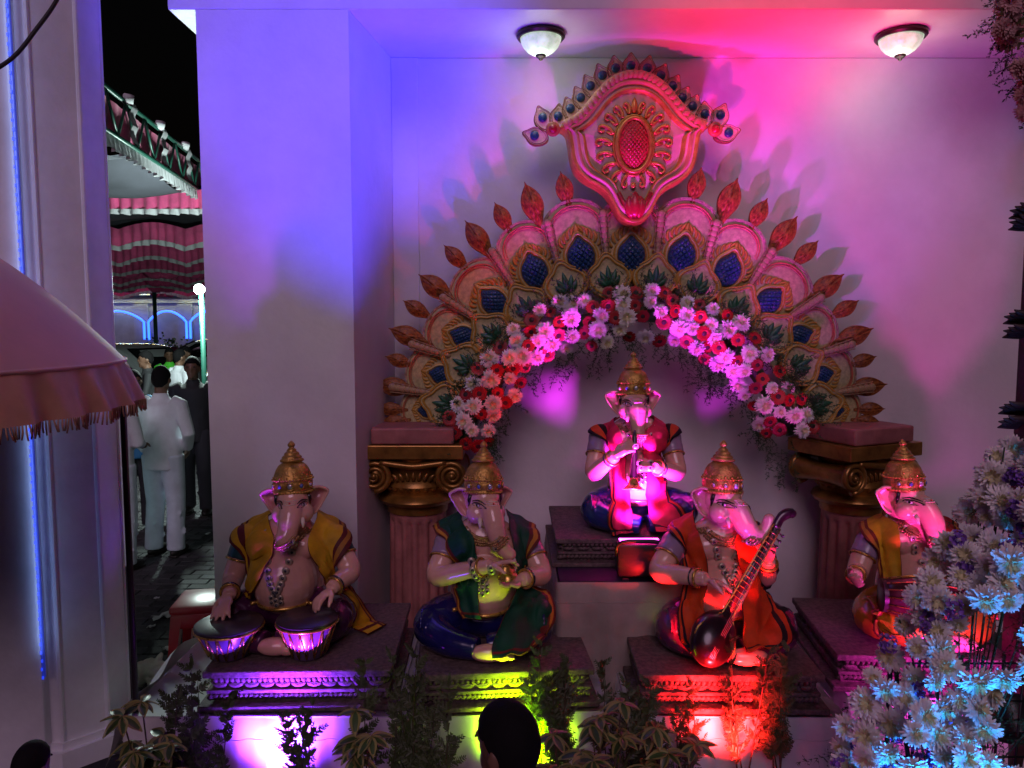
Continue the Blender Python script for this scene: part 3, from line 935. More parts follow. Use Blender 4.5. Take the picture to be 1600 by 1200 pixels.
# inner pointed petals with green leaves
mb = MB()
def ogee(w, h, tip, n=56):
    o = []
    for i in range(n):
        a = 2 * math.pi * i / n; s, c = math.sin(a), math.cos(a)
        if c > .0:
            z = h * c; x = w * s * (1 - .25 * c * c)
            if c > .82: z += tip * ((c - .82) / .18) ** 1.6
        else: z = 1.15 * h * c; x = w * s * (1 + .12 * c)
        o.append((x, z))
    return o
mb.relief(ogee(.52, .42, .16), lambda t, x, z, k: {1: .02, .985: .07, .93: .085, .9: .05, .87: .045, .84: .075, .78: .08, .74: .045, .7: .03}.get(t, .035 + .06 * (.7 - t)),
          [1, .985, .93, .9, .87, .84, .78, .74, .7, .45, .2], (0, 0), lambda t, k, i: 1 if t > .91 else (0 if t > .86 else (2 if t > .76 else 0)), back=.12)
petal_me = mb.mesh('petal', [M_CREAM, M_ARCHGOLD, M_ARCHGOLD])
mb = MB()
for a, L in ((0, .44), (28, .36), (-28, .36), (56, .27), (-56, .27)):
    leaf_stroke(mb, (.06 * math.sin(R(a)), -.18), (math.sin(R(a)), math.cos(R(a))), L, .075, R(a) * -.5, -.075)
gleaf_me = mb.mesh('green_leaf', M_GREENLEAF)
GP = [(949, 434), (883, 444), (820, 478), (767, 520), (724, 568), (694, 630)]
GA = [-8, -18, -32, -46, -62, -78]
for (x, y), a in [(g, b) for g, b in zip(GP, GA)] + [((1970 - g[0], g[1]), -b) for g, b in zip(GP, GA)]:
    pt = aput('inner_petal', petal_me, x, y, R(a), 72 * PX, 68 * PX, -.05)
    put('green_leaf', gleaf_me, pt)
# scaled ribs between the lobes
mb = MB()
for i in range(8):
    t = i / 7
    mb.ell((0, -.03 - .01 * t, -.5 + t), (.12 + .07 * t, .07, .12), None, 10, 6)
    for s in (-1, 1): mb.tube([(s * (.13 + .08 * t), -.02, -.5 + t - .1), (s * (.15 + .09 * t), -.03, -.5 + t + .06)], .025, 5)
rib_me = mb.mesh('scaled_rib', [mat('rib_ochre', (.40, .27, .13), .5, var=.4, vscale=30)])
for i in range(len(LOBES)):
    a = ([(985, 400, 0, -90)] + LOBES)[i]; b = LOBES[i]
    mx, my = (a[0] + b[0]) / 2, (a[1] + b[1]) / 2
    dx, dy = (a[2] + b[2]), (a[3] + b[3]); q = math.hypot(dx, dy); dx /= q; dy /= q
    for s in (-1, 1):
        X = mx + dx * 36 if s < 0 else 1970 - (mx + dx * 36)
        aput('scaled_rib', rib_me, X, my + dy * 36, outang(dx if s < 0 else -dx, dy), 34 * PX, 56 * PX, -.055)
# backing board
mb = MB()
inn, out = [], []
for x, y, dx, dy in [(668 - 8, 664, -43, 0)] + LOBES[::-1] + [(985, 400, 0, -90)] + [(1970 - x, y, -dx, dy) for x, y, dx, dy in LOBES] + [(1310, 664, 43, 0)]:
    D = math.hypot(dx, dy); ux, uy = dx / D, dy / D
    inn.append(A(x - ux * 58, y - uy * 58)); out.append(A(x + ux * D * .78, y + uy * D * .78))
for i in range(len(inn) - 1):
    mb.prism([inn[i], inn[i + 1], out[i + 1], out[i]], -.004 - .0002 * i, .045)
mb.build('backing_board', M_CREAM, arch, smooth=False)
# leaf finials
mb = MB()
fo = [(.06, -.5), (.10, -.36), (.20, -.2), (.30, -.02), (.31, .14), (.24, .28), (.12, .40), (.03, .47), (0, .54)]
fo = [(x, z) for x, z in fo] + [(-x, z) for x, z in fo[-2::-1]]
fo = [(p.x, p.z) for p in catmull([Vector((x, 0, z)) for x, z in fo + fo[:1]], 60)][:-1]
mb.relief(fo, lambda t, x, z, k: .03 if t > .97 else (.10 if t > .84 else .07 + .16 * (1 - t) - .05 * clamp(1 - abs(x) / .03) + .015 * math.sin(abs(x) * 60 + z * 30)), [1, .97, .9, .84, .8, .65, .5, .35, .2], (0, .06), back=.04)
fin_me = mb.mesh('leaf_finial', M_LEAF_OR)
FIN = [(882, 296, 1), (832, 320, 1.25), (785, 340, .95), (747, 373, 1.2), (711, 401, .92), (681, 449, 1.18), (650, 482, .88), (638, 525, 1.15), (622, 563, .8), (616, 604, 1.1), (609, 639, .8), (614, 659, .8)]
FA = [-14, -20, -28, -36, -44, -53, -58, -68, -72, -82, -88, -98]
for (x, y, s), a in list(zip(FIN, FA)) + [((1970 - f[0], f[1] - (6 if f[0] > 700 else 0), f[2]), -a) for f, a in zip(FIN, FA)]:
    aput('leaf_finial', fin_me, x - 5 * math.sin(R(a)), y + 5 * math.cos(R(a)), R(a), 43 * s * PX, 62 * s * PX, .0)

# ------------------------------------------------------------------ crest shield
cr = [(985, 124), (998, 125), (1012, 129), (1027, 138), (1042, 152), (1056, 170), (1071, 187), (1086, 199), (1098, 207), (1088, 216), (1084, 235), (1081, 255), (1074, 274), (1060, 288), (1042, 298), (1028, 309), (1018, 325), (1009, 343), (998, 353), (985, 356)]
cr = cr + [(1970 - x, y) for x, y in cr[-2:0:-1]]
cp = [(p.x, p.z) for p in catmull([Vector((A(x, y)[0], 0, A(x, y)[1])) for x, y in cr + cr[:1]], 141)][:-1]
cc_ = A(985, 238)
mb = MB()
def crest_h(t, x, z, k):
    b = {1: .03, .985: .085, .95: .105, .92: .085, .90: .088, .875: .118, .845: .12, .82: .09, .80: .088, .775: .108, .745: .105, .72: .075}.get(t)
    return b if b is not None else .075 + .01 * math.sin(t * 4)
cts = [1, .985, .95, .92, .90, .875, .845, .82, .80, .775, .745, .72, .7, .5, .3]
mb.relief(cp, crest_h, cts, cc_, lambda t, k, i: 1 if t > .94 else (0 if t > .89 else (2 if t > .83 else (0 if t > .79 else (1 if t > .73 else 0)))), back=.05)
crest = mb.build('crest_shield', [M_ARCHPINK, M_ARCHGOLD, mat('crest_peach', (.55, .27, .12), .45, var=.25, vscale=14)], arch)
crest.location.y = -.06
# top moulding with leaf beads
tops = [(878, 207), (900, 196), (918, 178), (934, 158), (950, 143), (967, 134), (985, 131), (1003, 134), (1020, 143), (1036, 158), (1052, 178), (1070, 196), (1092, 207)]
tl = catmull([Vector((A(x, y)[0], -.09, A(x, y)[1])) for x, y in tops], 60)
mb = MB(); mb.tube(tl, .034, 10, flat=((0, 1, 0), .8)); mb.build('top_moulding', MATS['crest_peach'], crest)
for i in range(2, 58, 2):
    d = (tl[i + 1] - tl[i - 1]).normalized(); mb = MB()
    mb.ell((0, 0, 0), (.017, .012, .024)); o = mb.build('bead', mat('bead_coral', (.50, .20, .14), .45), crest, loc=tl[i] + Vector((0, -.026, 0)), rot=(0, -math.atan2(d.z, d.x) + .5, 0))
# medallion
mx, mz = A(984, 236)
mb = MB()
ov = [(.088 * math.sin(2 * math.pi * i / 90), .142 * math.cos(2 * math.pi * i / 90)) for i in range(90)]
def lat(t, x, z, k):
    u, v = (x / .024 + z / .028), (x / .024 - z / .028)
    q = min(abs(u - round(u)), abs(v - round(v)))
    return .02 + .035 * (1 - t * t) + .013 * clamp(q / .25)
mb.relief(ov, lat, [1 - i / 26 for i in range(26)], (0, 0), back=0)
mb.build('lattice_oval', mat('crest_scarlet', (.55, .035, .04), .35, var=.15, vscale=30), crest, loc=(mx, -.075, mz))
mb = MB(); mb.tube([(.102 * math.sin(a), -.03, .158 * math.cos(a)) for a in [2 * math.pi * i / 64 for i in range(64)]], .015, 8, closed=True)
mb.tube([(.122 * math.sin(a), -.015, .178 * math.cos(a)) for a in [2 * math.pi * i / 64 for i in range(64)]], .008, 6, closed=True)
mb.build('oval_ring', mat('crest_gold', (.55, .30, .05), .3, metal=.4, var=.2, vscale=30), crest, loc=(mx, -.075, mz))
mb = MB()
for s in (-1, 1):
    for i in range(9):
        a = R(14 + i * 18.5)
        bx, bz = .13 * math.sin(a), .188 * math.cos(a)
        d = Vector((math.sin(a) * 1.0, 0, math.cos(a) + .25)).normalized(); nn = Vector((d.z, 0, -d.x))
        L = .085 + .04 * math.sin(math.pi * i / 8)
        pts = []; p = Vector((bx, -.02, bz)); an = -.5
        for j in range(16):
            pts.append(Vector((s * p.x, p.y, p.z)))
            dd = d * math.cos(an) + nn * math.sin(an); p = p + dd * L / 9 * (1 if j < 7 else .7); an += .16 if j < 6 else .5
        mb.tube(pts, [.012 - .0004 * j for j in range(16)], 6)
        leaf_stroke(mb, (s * bx, bz), (s * (math.sin(a) + .3), math.cos(a)), .05, .011, 0, -.012)
leaf_stroke(mb, (0, .19), (0, 1), .09, .022, 0, -.02); mb.ell((0, -.02, -.24), (.018, .015, .02))
mb.build('scroll_wreath', MATS['crest_gold'], crest, loc=(mx, -.075, mz))
lx, lz = A(985, 322)
mb = MB()
for a, L, w in ((0, .15, .05), (32, .13, .035), (-32, .13, .035)):
    leaf_stroke(mb, (.02 * math.sin(R(a)), -.09), (math.sin(R(a)), math.cos(R(a))), L, w, -R(a) * 1.6, -.03)
mb.tube([(-.10, -.02, .055), (-.055, -.025, -.03), (0, -.03, -.085), (.055, -.025, -.03), (.10, -.02, .055)], .014, 6)
mb.build('red_lotus', M_CRIMSON, crest, loc=(lx, -.085, lz))
# rosettes and peacock feathers of the crest
for x in (862, 1108):
    q = A(x, 211); mb = MB()
    mb.lathe([(.04, 0), (.045, .02), (.036, .035), (.026, .03), (.022, .045), (.001, .05)], 20, Matrix.Rotation(R(90), 4, 'X'), mif=lambda i: 0 if i < 3 else 1)
    mb.build('rosette', [M_ARCHRED, M_CRIMSON], crest, loc=(q[0], -.06, q[1]))
mb = MB()
mb.relief(ogee(.36, .44, .12), lambda t, x, z, k: .04 if t > .97 else (.12 if t > .84 else (.07 if t > .78 else (.10 if t > .66 else .08))), [1, .97, .9, .84, .8, .77, .7, .64, .5, .2], (0, 0), lambda t, k, i: 1 if t > .93 else (0 if t > .83 else (1 if t > .78 else 0)), back=.10)
fe_me = mb.mesh('feather', [M_ARCHPINK, M_ARCHBROWN])
mb = MB(); mb.lathe([(.17, 0), (.17, .05), (.13, .085), (.05, .10), (.001, .10)], 20, Matrix.Translation((0, -.08, .06)) @ Matrix.Rotation(R(90), 4, 'X')); fd_me = mb.mesh('feather_eye', M_BLUEEYE)
mb = MB(); leaf_stroke(mb, (0, -.4), (0, 1), .8, .16, 0, -.02); gl_me = mb.mesh('green_blade', M_GREENLEAF)
FE = [(837, 217, -75), (848, 191, -22), (871, 189, 4), (891, 177, -24), (907, 160, -30), (922, 142, -30), (940, 126, -24), (960, 115, -10)]
FEA = FE + [(983, 111, 0)] + [(1968 - x, y - (4 if x < 900 else 0), -a) for x, y, a in FE]
for x, y, a in FEA:
    f = aput('peacock_feather', fe_me, x, y, R(a), 39 * PX, 39 * PX, -.055); put('feather_eye', fd_me, f)
for i in range(len(FEA) - 1):
    a, b = sorted(FEA)[i], sorted(FEA)[i + 1]
    mxx, myy = (a[0] + b[0]) / 2, (a[1] + b[1]) / 2 + 12
    if 862 < mxx < 1106: aput('green_blade', gl_me, mxx, myy, R((a[2] + b[2]) / 2), 22 * PX, 24 * PX, -.045)

# ------------------------------------------------------------------ ionic columns carrying the arch
m_cpink = mat('column_pink', (.40, .15, .13), .6, var=.3, vscale=7, bump=.25, bscale=40)
m_cgold = mat('column_gold', (.34, .17, .035), .33, metal=.6, var=.45, vscale=9)
m_slab = mat('slab_pink', (.36, .13, .12), .6, var=.35, vscale=6, bump=.25, bscale=40)
def ionic(px, rz, label):
    Yc = 4.64
    c0 = P(px, 690, Yc)
    zt = P(px, 668, Yc - .2).z
    c = thing('ionic_column', label, 'column', (c0.x, Yc, 0), rz, 'columns carrying the peacock arch')
    mb = MB(); mb.box((0, 0, zt - .05), (.50, .46, .10), bev=.012); mb.build('upper_slab', m_slab, c, smooth=False)
    mb = MB(); mb.box((0, 0, zt - .145), (.61, .50, .085), bev=.006); mb.build('abacus', m_cgold, c, smooth=False)
    zb = zt - .19
    mb = MB(); mb.lathe([(.22, zb), (.205, zb - .05), (.19, zb - .13), (.215, zb - .155), (.225, zb - .18), (.20, zb - .205), (.19, zb - .235), (.232, zb - .25), (.245, zb - .275), (.228, zb - .30), (.195, zb - .31), (.19, zb - .36)], 40)
    cap = mb.build('capital', m_cgold, c, auto=50)
    mb = MB()
    for i in range(26):
        a = 2 * math.pi * i / 26
        mb.ell((.205 * math.cos(a), .205 * math.sin(a), zb - .185), (.02, .02, .024), None, 8, 6)
    stuff(mb.build('bead_row', m_cgold, cap))
    for s in (-1, 1):
        for sy in (-1, 1):
            mb = MB(); pts = []
            for i in range(44):
                t = i / 43; a = t * 2.35 * 2 * math.pi; r = .082 * (1 - t) ** .8 + .012
                pts.append((s * (.235 + r * math.cos(a - math.pi / 2 + math.pi)), sy * (.205 + .02 * t), zb - .105 - r * math.sin(a - math.pi / 2 + math.pi)))
            mb.tube(pts, [.019 - .010 * i / 43 for i in range(44)], 7, flat=((0, 1, 0), 1.4))
            mb.ell((s * .235, sy * .225, zb - .105), (.02, .02, .02), None, 10, 8)
            mb.lathe([(.075, -.012), (.075, .012)], 24, Matrix.Translation((s * .235, sy * .195, zb - .105)) @ Matrix.Rotation(R(90), 4, 'X'))
            mb.build('volute', m_cgold, cap)
        mb = MB(); rows = []
        for i in range(20):
            a = 2 * math.pi * i / 20
            rows.append([(s * .235 + (.078 - .02 * math.sin(math.pi * j / 6)) * math.cos(a), -.19 + .38 * j / 6, zb - .105 + (.078 - .02 * math.sin(math.pi * j / 6)) * math.sin(a)) for j in range(7)])
        mb.grid(rows, close_u=True); mb.build('bolster', m_cgold, cap)
    for sy in (-1, 1):
        mb = MB(); mb.tube(catmull([(-.2, sy * .215, zb - .022), (-.1, sy * .222, zb - .035), (0, sy * .225, zb - .045), (.1, sy * .222, zb - .035), (.2, sy * .215, zb - .022)], 16), .02, 8)
        for i in range(9):
            leaf_stroke(mb, (-.13 + i * .0325, zb - .14), (math.sin((i - 4) * .1), 1), .055, .014, (i - 4) * .3, sy * .205)
        mb.build('carved_frieze', m_cgold, cap)
    mb = MB(); n = 128; rows = []
    z1 = zb - .36
    for z, dp in ((z1, 0), (z1 - .04, 0), (z1 - .055, .6), (z1 - .075, 1), (.30, 1), (.26, 0), (.24, 0)):
        row = []
        for i in range(n):
            a = 2 * math.pi * i / n; q = (i % 8) / 8
            fl = math.sin(math.pi * clamp((q - .15) / .7)) if .15 < q < .85 else 0
            r = .178 + .012 * (z1 - z) / z1 - .022 * fl * dp
            row.append((r * math.cos(a), r * math.sin(a), z))
        rows.append(row)
    mb.grid([list(x) for x in zip(*rows)], close_u=True); mb.build('fluted_shaft', m_cpink, c, auto=50)
    mb = MB(); mb.lathe([(.27, 0), (.27, .1), (.25, .11), (.255, .14), (.25, .17), (.21, .19), (.22, .215), (.20, .24)], 32); mb.build('base', m_cpink, c, auto=40)
ionic(652, 0, 'pink fluted column with gold scroll capital between drummer and green shawled statue')
ionic(1334, R(24), 'pink fluted column with gold scroll capital turned corner-on behind the yellow shawled statue')
# ------------------------------------------------------------------ flower shapes
def petal(mb, a, r0, r1, w, z0, z1, mi, curl=.0):
    """strap petal along direction a (angle in xz plane), cupped, with a blunt rounded tip; height towards -y"""
    c, s = math.cos(a), math.sin(a); b = len(mb.v)
    for t, ww in ((0, .32), (.4, .52), (.78, .5), (1, .2)):
        r = lerp(r0, r1, t); z = lerp(z0, z1, t ** 1.3) + .10 * (r1 - r0) * math.sin(math.pi * t) + curl * t * t
        for o in (-1, 1): mb.v.append((r * c - o * w * ww * s, -z, r * s + o * w * ww * c))
    for k in range(3): mb.face((b + 2 * k, b + 2 * k + 1, b + 2 * k + 3, b + 2 * k + 2), mi)
def mum_mesh(seed):
    r = random.Random(seed); mb = MB()
    for lay, (n, R1, z0, z1) in enumerate(((30, .50, .0, -.02), (29, .49, .03, .06), (27, .45, .06, .14), (24, .39, .10, .21), (20, .32, .14, .27), (16, .24, .18, .31), (11, .16, .21, .33))):
        for i in range(n):
            a = 2 * math.pi * (i + r.uniform(-.35, .35)) / n + lay * .7
            k = r.uniform(.78, 1.12)
            petal(mb, a + r.uniform(-.1, .1), .05, R1 * k, .088 - .004 * lay, z0, z1 + r.uniform(-.07, .06), 0 if lay < 5 else 1, r.uniform(-.05, .09))
    mb.ell((0, -.12, 0), (.2, .12, .2), None, 8, 6, mi=1)
    return mb.mesh('chrysanthemum', [M_MUM, M_MUMC], False)
def gerb_mesh(seed):
    r = random.Random(seed); mb = MB()
    for lay, (n, R1, z0, z1) in enumerate(((22, .5, .02, .06), (20, .44, .05, .11), (16, .28, .09, .15))):
        for i in range(n):
            a = 2 * math.pi * (i + r.uniform(-.2, .2)) / n + lay * .2
            petal(mb, a, .08, R1 * r.uniform(.92, 1.04), .14, z0, z1 + r.uniform(-.02, .02), 0)
    mb.ell((0, -.10, 0), (.17, .07, .17), None, 12, 6, mi=1)
    return mb.mesh('gerbera', [M_GERB, M_GERBC], False)
def statice_mesh(seed):
    r = random.Random(seed); mb = MB()
    for i in range(34):
        d = Vector((r.gauss(0, 1), -abs(r.gauss(0, .8)), r.gauss(0, 1))).normalized(); p = d * r.uniform(.2, .46)
        e1 = d.orthogonal().normalized(); e2 = d.cross(e1); b = len(mb.v)
        s = r.uniform(.09, .15)
        mb.v.append(tuple(p - d * .05))
        for k in range(5): 
            th = k * 2 * math.pi / 5; mb.v.append(tuple(p + d * .05 + (e1 * math.cos(th) + e2 * math.sin(th)) * s))
        for k in range(5): mb.face((b, b + 1 + k, b + 1 + (k + 1) % 5))
    return mb.mesh('statice', M_STATICE, False)
MUMS = [mum_mesh(i) for i in range(4)]
GERBS = [gerb_mesh(i + 10) for i in range(2)]
STATS = [statice_mesh(i + 20) for i in range(2)]
def facing(d):
    """rotation turning the flower face (-y) to direction d, with a random roll"""
    d = Vector(d).normalized()
    q = Vector((0, -1, 0)).rotation_difference(d)
    return (q.to_matrix() @ Matrix.Rotation(rng.uniform(0, 6.28), 3, 'Y')).to_euler()
def flower(kind, loc, d, size, parent):
    me = {'m': MUMS, 'g': GERBS, 's': STATS}[kind][rng.randrange(2 if kind != 'm' else 4)]
    return put({'m': 'chrysanthemum', 'g': 'gerbera', 's': 'statice_cluster'}[kind], me, parent, loc, facing(d), size)
def fern_spray(mb, p, d, L, n=12, nl=5, w=.0022, mi=None, r=rng):
    """asparagus fern: a thin arching stem with twigs and needles"""
    p = Vector(p); d = Vector(d).normalized()
    for i in range(n):
        t = i / n
        q = p + d * L * t / n * 1
        p2 = p + d * (L / n)
        e = d.orthogonal().normalized(); b = len(mb.v)
        mb.v += [tuple(p + e * w), tuple(p - e * w), tuple(p2)]; mb.face((b, b + 1, b + 2), mi)
        for s in (-1, 1):
            tw = (d * .5 + Vector((r.uniform(-1, 1), r.uniform(-1, 1), r.uniform(-1, 1)))).normalized() * L * .26 * (1 - t * .6)
            for k in range(nl):
                a = p + tw * (k + .3) / nl
                nd = (tw.normalized() * .6 + Vector((r.uniform(-1, 1), r.uniform(-1, 1), r.uniform(-1, 1)))).normalized() * L * .075
                e = nd.orthogonal().normalized() * w * 1.2; b = len(mb.v)
                mb.v += [tuple(a - e), tuple(a + e), tuple(a + nd)]; mb.face((b, b + 1, b + 2), mi)
            e = tw.orthogonal().normalized() * w * .6; b = len(mb.v)
            mb.v += [tuple(p - e), tuple(p + e), tuple(p + tw)]; mb.face((b, b + 1, b + 2), mi)
        p = p2; d = (d + Vector((r.uniform(-.15, .15), r.uniform(-.15, .15), -.06))).normalized()

# ------------------------------------------------------------------ garland along the inner edge of the arch
GY = 4.50
G0 = P(985, 560, GY)
gar = thing('flower_garland', 'garland of white chrysanthemums and red gerberas lining the peacock arch', 'garland', G0)
outer = [(690, 690), (706, 645), (728, 605), (752, 565), (782, 530), (820, 498), (865, 474), (920, 460), (985, 453), (1048, 458), (1105, 474), (1150, 500), (1188, 532), (1218, 570), (1242, 608), (1262, 640), (1276, 672)]
inner = [(762, 702), (768, 668), (790, 636), (815, 605), (840, 580), (868, 560), (905, 548), (945, 536), (985, 527), (1030, 532), (1072, 548), (1108, 566), (1136, 585), (1155, 610), (1172, 640), (1190, 668), (1212, 700)]
no, ni = catmull([Vector((x, y, 0)) for x, y in outer], 200), catmull([Vector((x, y, 0)) for x, y in inner], 200)
nrow = 7
cnt = 0
placed = []
for r_ in range(nrow):
    v = (r_ + .35) / (nrow - .3)
    nn = [48, 46, 44, 41, 38, 35, 33][r_]
    for i in range(nn):
        u = clamp((i + .5 + rng.uniform(-.22, .22)) / nn)
        k = int(u * 199); q = no[k].lerp(ni[k], clamp(v + rng.uniform(-.07, .07)))
        if any((q.x - a) ** 2 + (q.y - b) ** 2 < 16 ** 2 for a, b in placed): continue
        placed.append((q.x, q.y))
        bulge = math.sin(math.pi * clamp(v, .02, .98))
        p = P(q.x, q.y, GY - .07 * bulge + rng.uniform(-.015, .015)) - G0
        dirn = Vector(((q.x - 985) / 500 * (.5 - v) * 1.2 + rng.uniform(-.25, .25), -1, (.35 - v) * .9 + rng.uniform(-.25, .25)))
        kind = 'g' if (cnt + r_) % 2 else 'm'
        if rng.random() < .06: kind = 'm'
        cnt += 1
        sz = rng.uniform(.078, .104) if kind == 'g' else rng.uniform(.08, .125)
        flower(kind, p, dirn, sz, gar)
mb = MB()
for i in range(460):
    u = rng.random(); k = int(u * 199); v = rng.choice((rng.uniform(-.16, .2), rng.uniform(-.1, 1.08)))
    q = no[k].lerp(ni[k], v); p = P(q.x, q.y, GY + .03 + rng.uniform(-.03, .03)) - G0
    d = Vector(((q.x - 985) / 400 * (.5 - v) + rng.uniform(-.7, .7), -.35, (.5 - v) + rng.uniform(-.7, .7)))
    fern_spray(mb, p, d, rng.uniform(.10, .17), 7, 4, .0026)
for i in range(46):                                    # trailing fern below the inner edge
    u = clamp(rng.choice((rng.uniform(.3, .8), rng.uniform(.66, .96), rng.uniform(.0, .12)))); k = int(u * 199); q = ni[k]
    p = P(q.x, q.y, GY + .02) - G0
    fern_spray(mb, p, (rng.uniform(-.5, .5), -.2, -1), rng.uniform(.14, .26), 10, 5, .002)
for i in range(5):
    p = P(1205 + 8 * i, 690 + 6 * i, GY) - G0
    fern_spray(mb, p, (rng.uniform(-.3, .3), -.2, -1), .24, 10, 5, .002)
stuff(mb.build('fern', M_FERN, gar, smooth=False))
mb = MB(); rows = []
mids = [P((no[k].x + ni[k].x) / 2, (no[k].y + ni[k].y) / 2, GY + .06) - G0 for k in range(0, 200, 5)]
mb.tube(mids, .045, 8); mb.build('support_pad', M_FERN, gar)

# ------------------------------------------------------------------ floral arrangement at the right
FA0 = P(1540, 1120, 2.25)
arr = thing('flower_arrangement', 'tall arrangement of white chrysanthemums with purple statice before the yellow shawled statue', 'flower arrangement', (FA0.x, 2.35, 0))
ab = Vector((FA0.x, 2.35, 0))
edge = [(1640, 655), (1600, 685), (1560, 715), (1522, 770), (1500, 830), (1448, 885), (1420, 930), (1398, 985), (1375, 1040), (1352, 1075), (1335, 1110), (1312, 1155), (1288, 1215)]
ed = catmull([Vector((x, y, 0)) for x, y in edge], 120)
def edge_x(y): return min(ed, key=lambda e: abs(e.y - y)).x
pl = []
tries = 0
while tries < 16000 and len(pl) < 270:
    tries += 1
    y = rng.uniform(668, 1235); x0 = edge_x(y); x = x0 + rng.random() ** .85 * (1660 - x0)
    if x > 1690: continue
    hole = (x > 1478 and 955 < y < 1075 and not (x < 1500 and y < 975)) or (x > 1548 and 940 < y < 1260)
    if hole and rng.random() < .995: continue
    m = 25 + (y - 700) * .010
    if any((x - a) ** 2 + (y - b) ** 2 < m * m for a, b, c in pl): continue
    pl.append((x, y, x - x0))
for x, y, e in pl:
    dp = clamp(e / 120)
    Y = 2.36 - .22 * dp ** .7 + rng.uniform(-.05, .05) + (950 - y) * .0002
    p = P(x, y, Y) - ab
    dirn = Vector((-.75 * (1 - dp) + rng.uniform(-.6, .5), -1, .35 * (1 - dp) + rng.uniform(-.6, .6)))
    flower('m', p, dirn, rng.choice((rng.uniform(.062, .085), rng.uniform(.08, .112), rng.uniform(.08, .112))), arr)
for i in range(80):
    y = rng.uniform(690, 1200); x0 = edge_x(y); x = x0 + rng.uniform(-6, 230)
    if x > 1640 or (x > 1530 and y > 940) or (x > 1470 and 955 < y < 1075): continue
    p = P(x, y, 2.33 - .15 * clamp((x - x0) / 120) + rng.uniform(-.05, .03)) - ab
    flower('s', p, (rng.uniform(-.6, .4), -1, rng.uniform(-.2, .6)), rng.uniform(.055, .08), arr)
mb = MB()
for i in range(230):
    y = rng.uniform(690, 1230); x0 = edge_x(y); x = x0 + rng.uniform(5, 300)
    p = P(x, y, 2.46 - .1 * clamp((x - x0) / 120) + rng.uniform(-.04, .05)) - ab
    fern_spray(mb, p, (rng.uniform(-1, .5), rng.uniform(-.9, 0), rng.uniform(-.6, .8)), rng.uniform(.09, .17), 8, 4, .0016)
stuff(mb.build('fern', M_FERN, arr, smooth=False))
m_frame = mat('frame_wire', (.01, .01, .012), .5, metal=.3)
mb = MB()                                              # wire stand behind the flowers
for i in range(7):
    x = -.12 + i * .075; mb.tube([(x - .02, .22, .02), (x, .2, .95)], .005, 6)
for z in [.08 + .07 * i for i in range(13)]:
    mb.tube([(-.15, .2, z), (.38, .2, z)], .004, 6)
for x in (-.15, .38): mb.tube([(x, .2, 0), (x, .2, 1.0)], .009, 8)
for x, y in ((-.15, -.2), (.38, -.2)): mb.tube([(x, .2, 1.0), (x, y, .02)], .008, 8)
mb.build('wire_stand', m_frame, arr)
mb = MB()
for i in range(40):
    x, y, e = pl[rng.randrange(len(pl))]; p = P(x, y, 2.3) - ab
    mb.tube([p + Vector((0, .04, 0)), p.lerp(Vector((.1, .2, .4)), .5), Vector((.1 + rng.uniform(-.1, .1), .2, .3))], .0025, 5)
stuff(mb.build('stems', M_FERN, arr))

# ------------------------------------------------------------------ carved dark post with flowers at the right edge
m_wood = mat('dark_wood', (.035, .014, .012), .5, var=.5, vscale=12, bump=.3, bscale=40)
PYr = 3.3
q = P(1606, 500, PYr)
post = thing('carved_post', 'dark carved wooden post with leafy brackets along its side', 'post', (q.x, PYr, 0))
mb = MB(); mb.box((.06, 0, 1.75), (.12, .12, 3.5), bev=.012); mb.build('shaft', m_wood, post, smooth=False)
for py in (332, 350, 498, 520, 640, 662):
    z = P(1600, py, PYr).z; mb = MB()
    for i in range(5):
        leaf_stroke(mb, (.02, z + .03 - i * .012), (-1, -.3 + .12 * i), .10 + .012 * (i % 3), .018, .9 - .35 * i, -.02 + .012 * i)
    mb.build('leaf_bracket', m_wood, post)
M_PINKP = mat('pink_petal', (.62, .34, .33), .6, rnd=.15)
M_DRYLEAF = mat('dry_leaf', (.16, .13, .05), .6, rnd=.3)
q2 = P(1580, 60, 3.1)
tf = thing('flower_cluster', 'cluster of pale pink flowers and dark leaves hanging at the top of the carved post', 'flower cluster', q2)
pk = MUMS[1].copy(); pk.materials.clear(); pk.materials.append(M_PINKP); pk.materials.append(M_MUMC)
for i in range(26):
    x = rng.uniform(1555, 1640); y = rng.uniform(-30, 175)
    if x < 1600 - (170 - y) * .35: continue
    o = put('pink_flower', pk, tf, P(x, y, 3.05 + rng.uniform(-.06, .06)) - q2, facing((rng.uniform(-.8, .2), -1, rng.uniform(-.6, .3))), rng.uniform(.07, .10))
mb = MB()
for i in range(90):
    x = rng.uniform(1530, 1640); y = rng.uniform(-30, 170)
    if x < 1590 - (160 - y) * .4: continue
    p = P(x, y, 3.12 + rng.uniform(-.05, .05)) - q2
    fern_spray(mb, p, (rng.uniform(-1, .3), -.3, rng.uniform(-1, .3)), rng.uniform(.08, .14), 7, 4, .003)
stuff(mb.build('foliage', M_FERN, tf, smooth=False))
mb = MB()
for i in range(120):
    x = rng.uniform(1540, 1640); y = rng.uniform(-30, 200)
    if x < 1595 - (160 - y) * .33: continue
    c = P(x, y, 3.06 + rng.uniform(-.08, .05)) - q2; d = Vector((rng.uniform(-1, .5), -.4, rng.uniform(-1, .6))).normalized() * .055
    e = d.orthogonal().normalized() * .015; b = len(mb.v)
    mb.v += [tuple(c), tuple(c + d * .5 + e), tuple(c + d), tuple(c + d * .5 - e)]; mb.face((b, b + 1, b + 2, b + 3))
stuff(mb.build('leaves', M_DRYLEAF, tf, smooth=False))
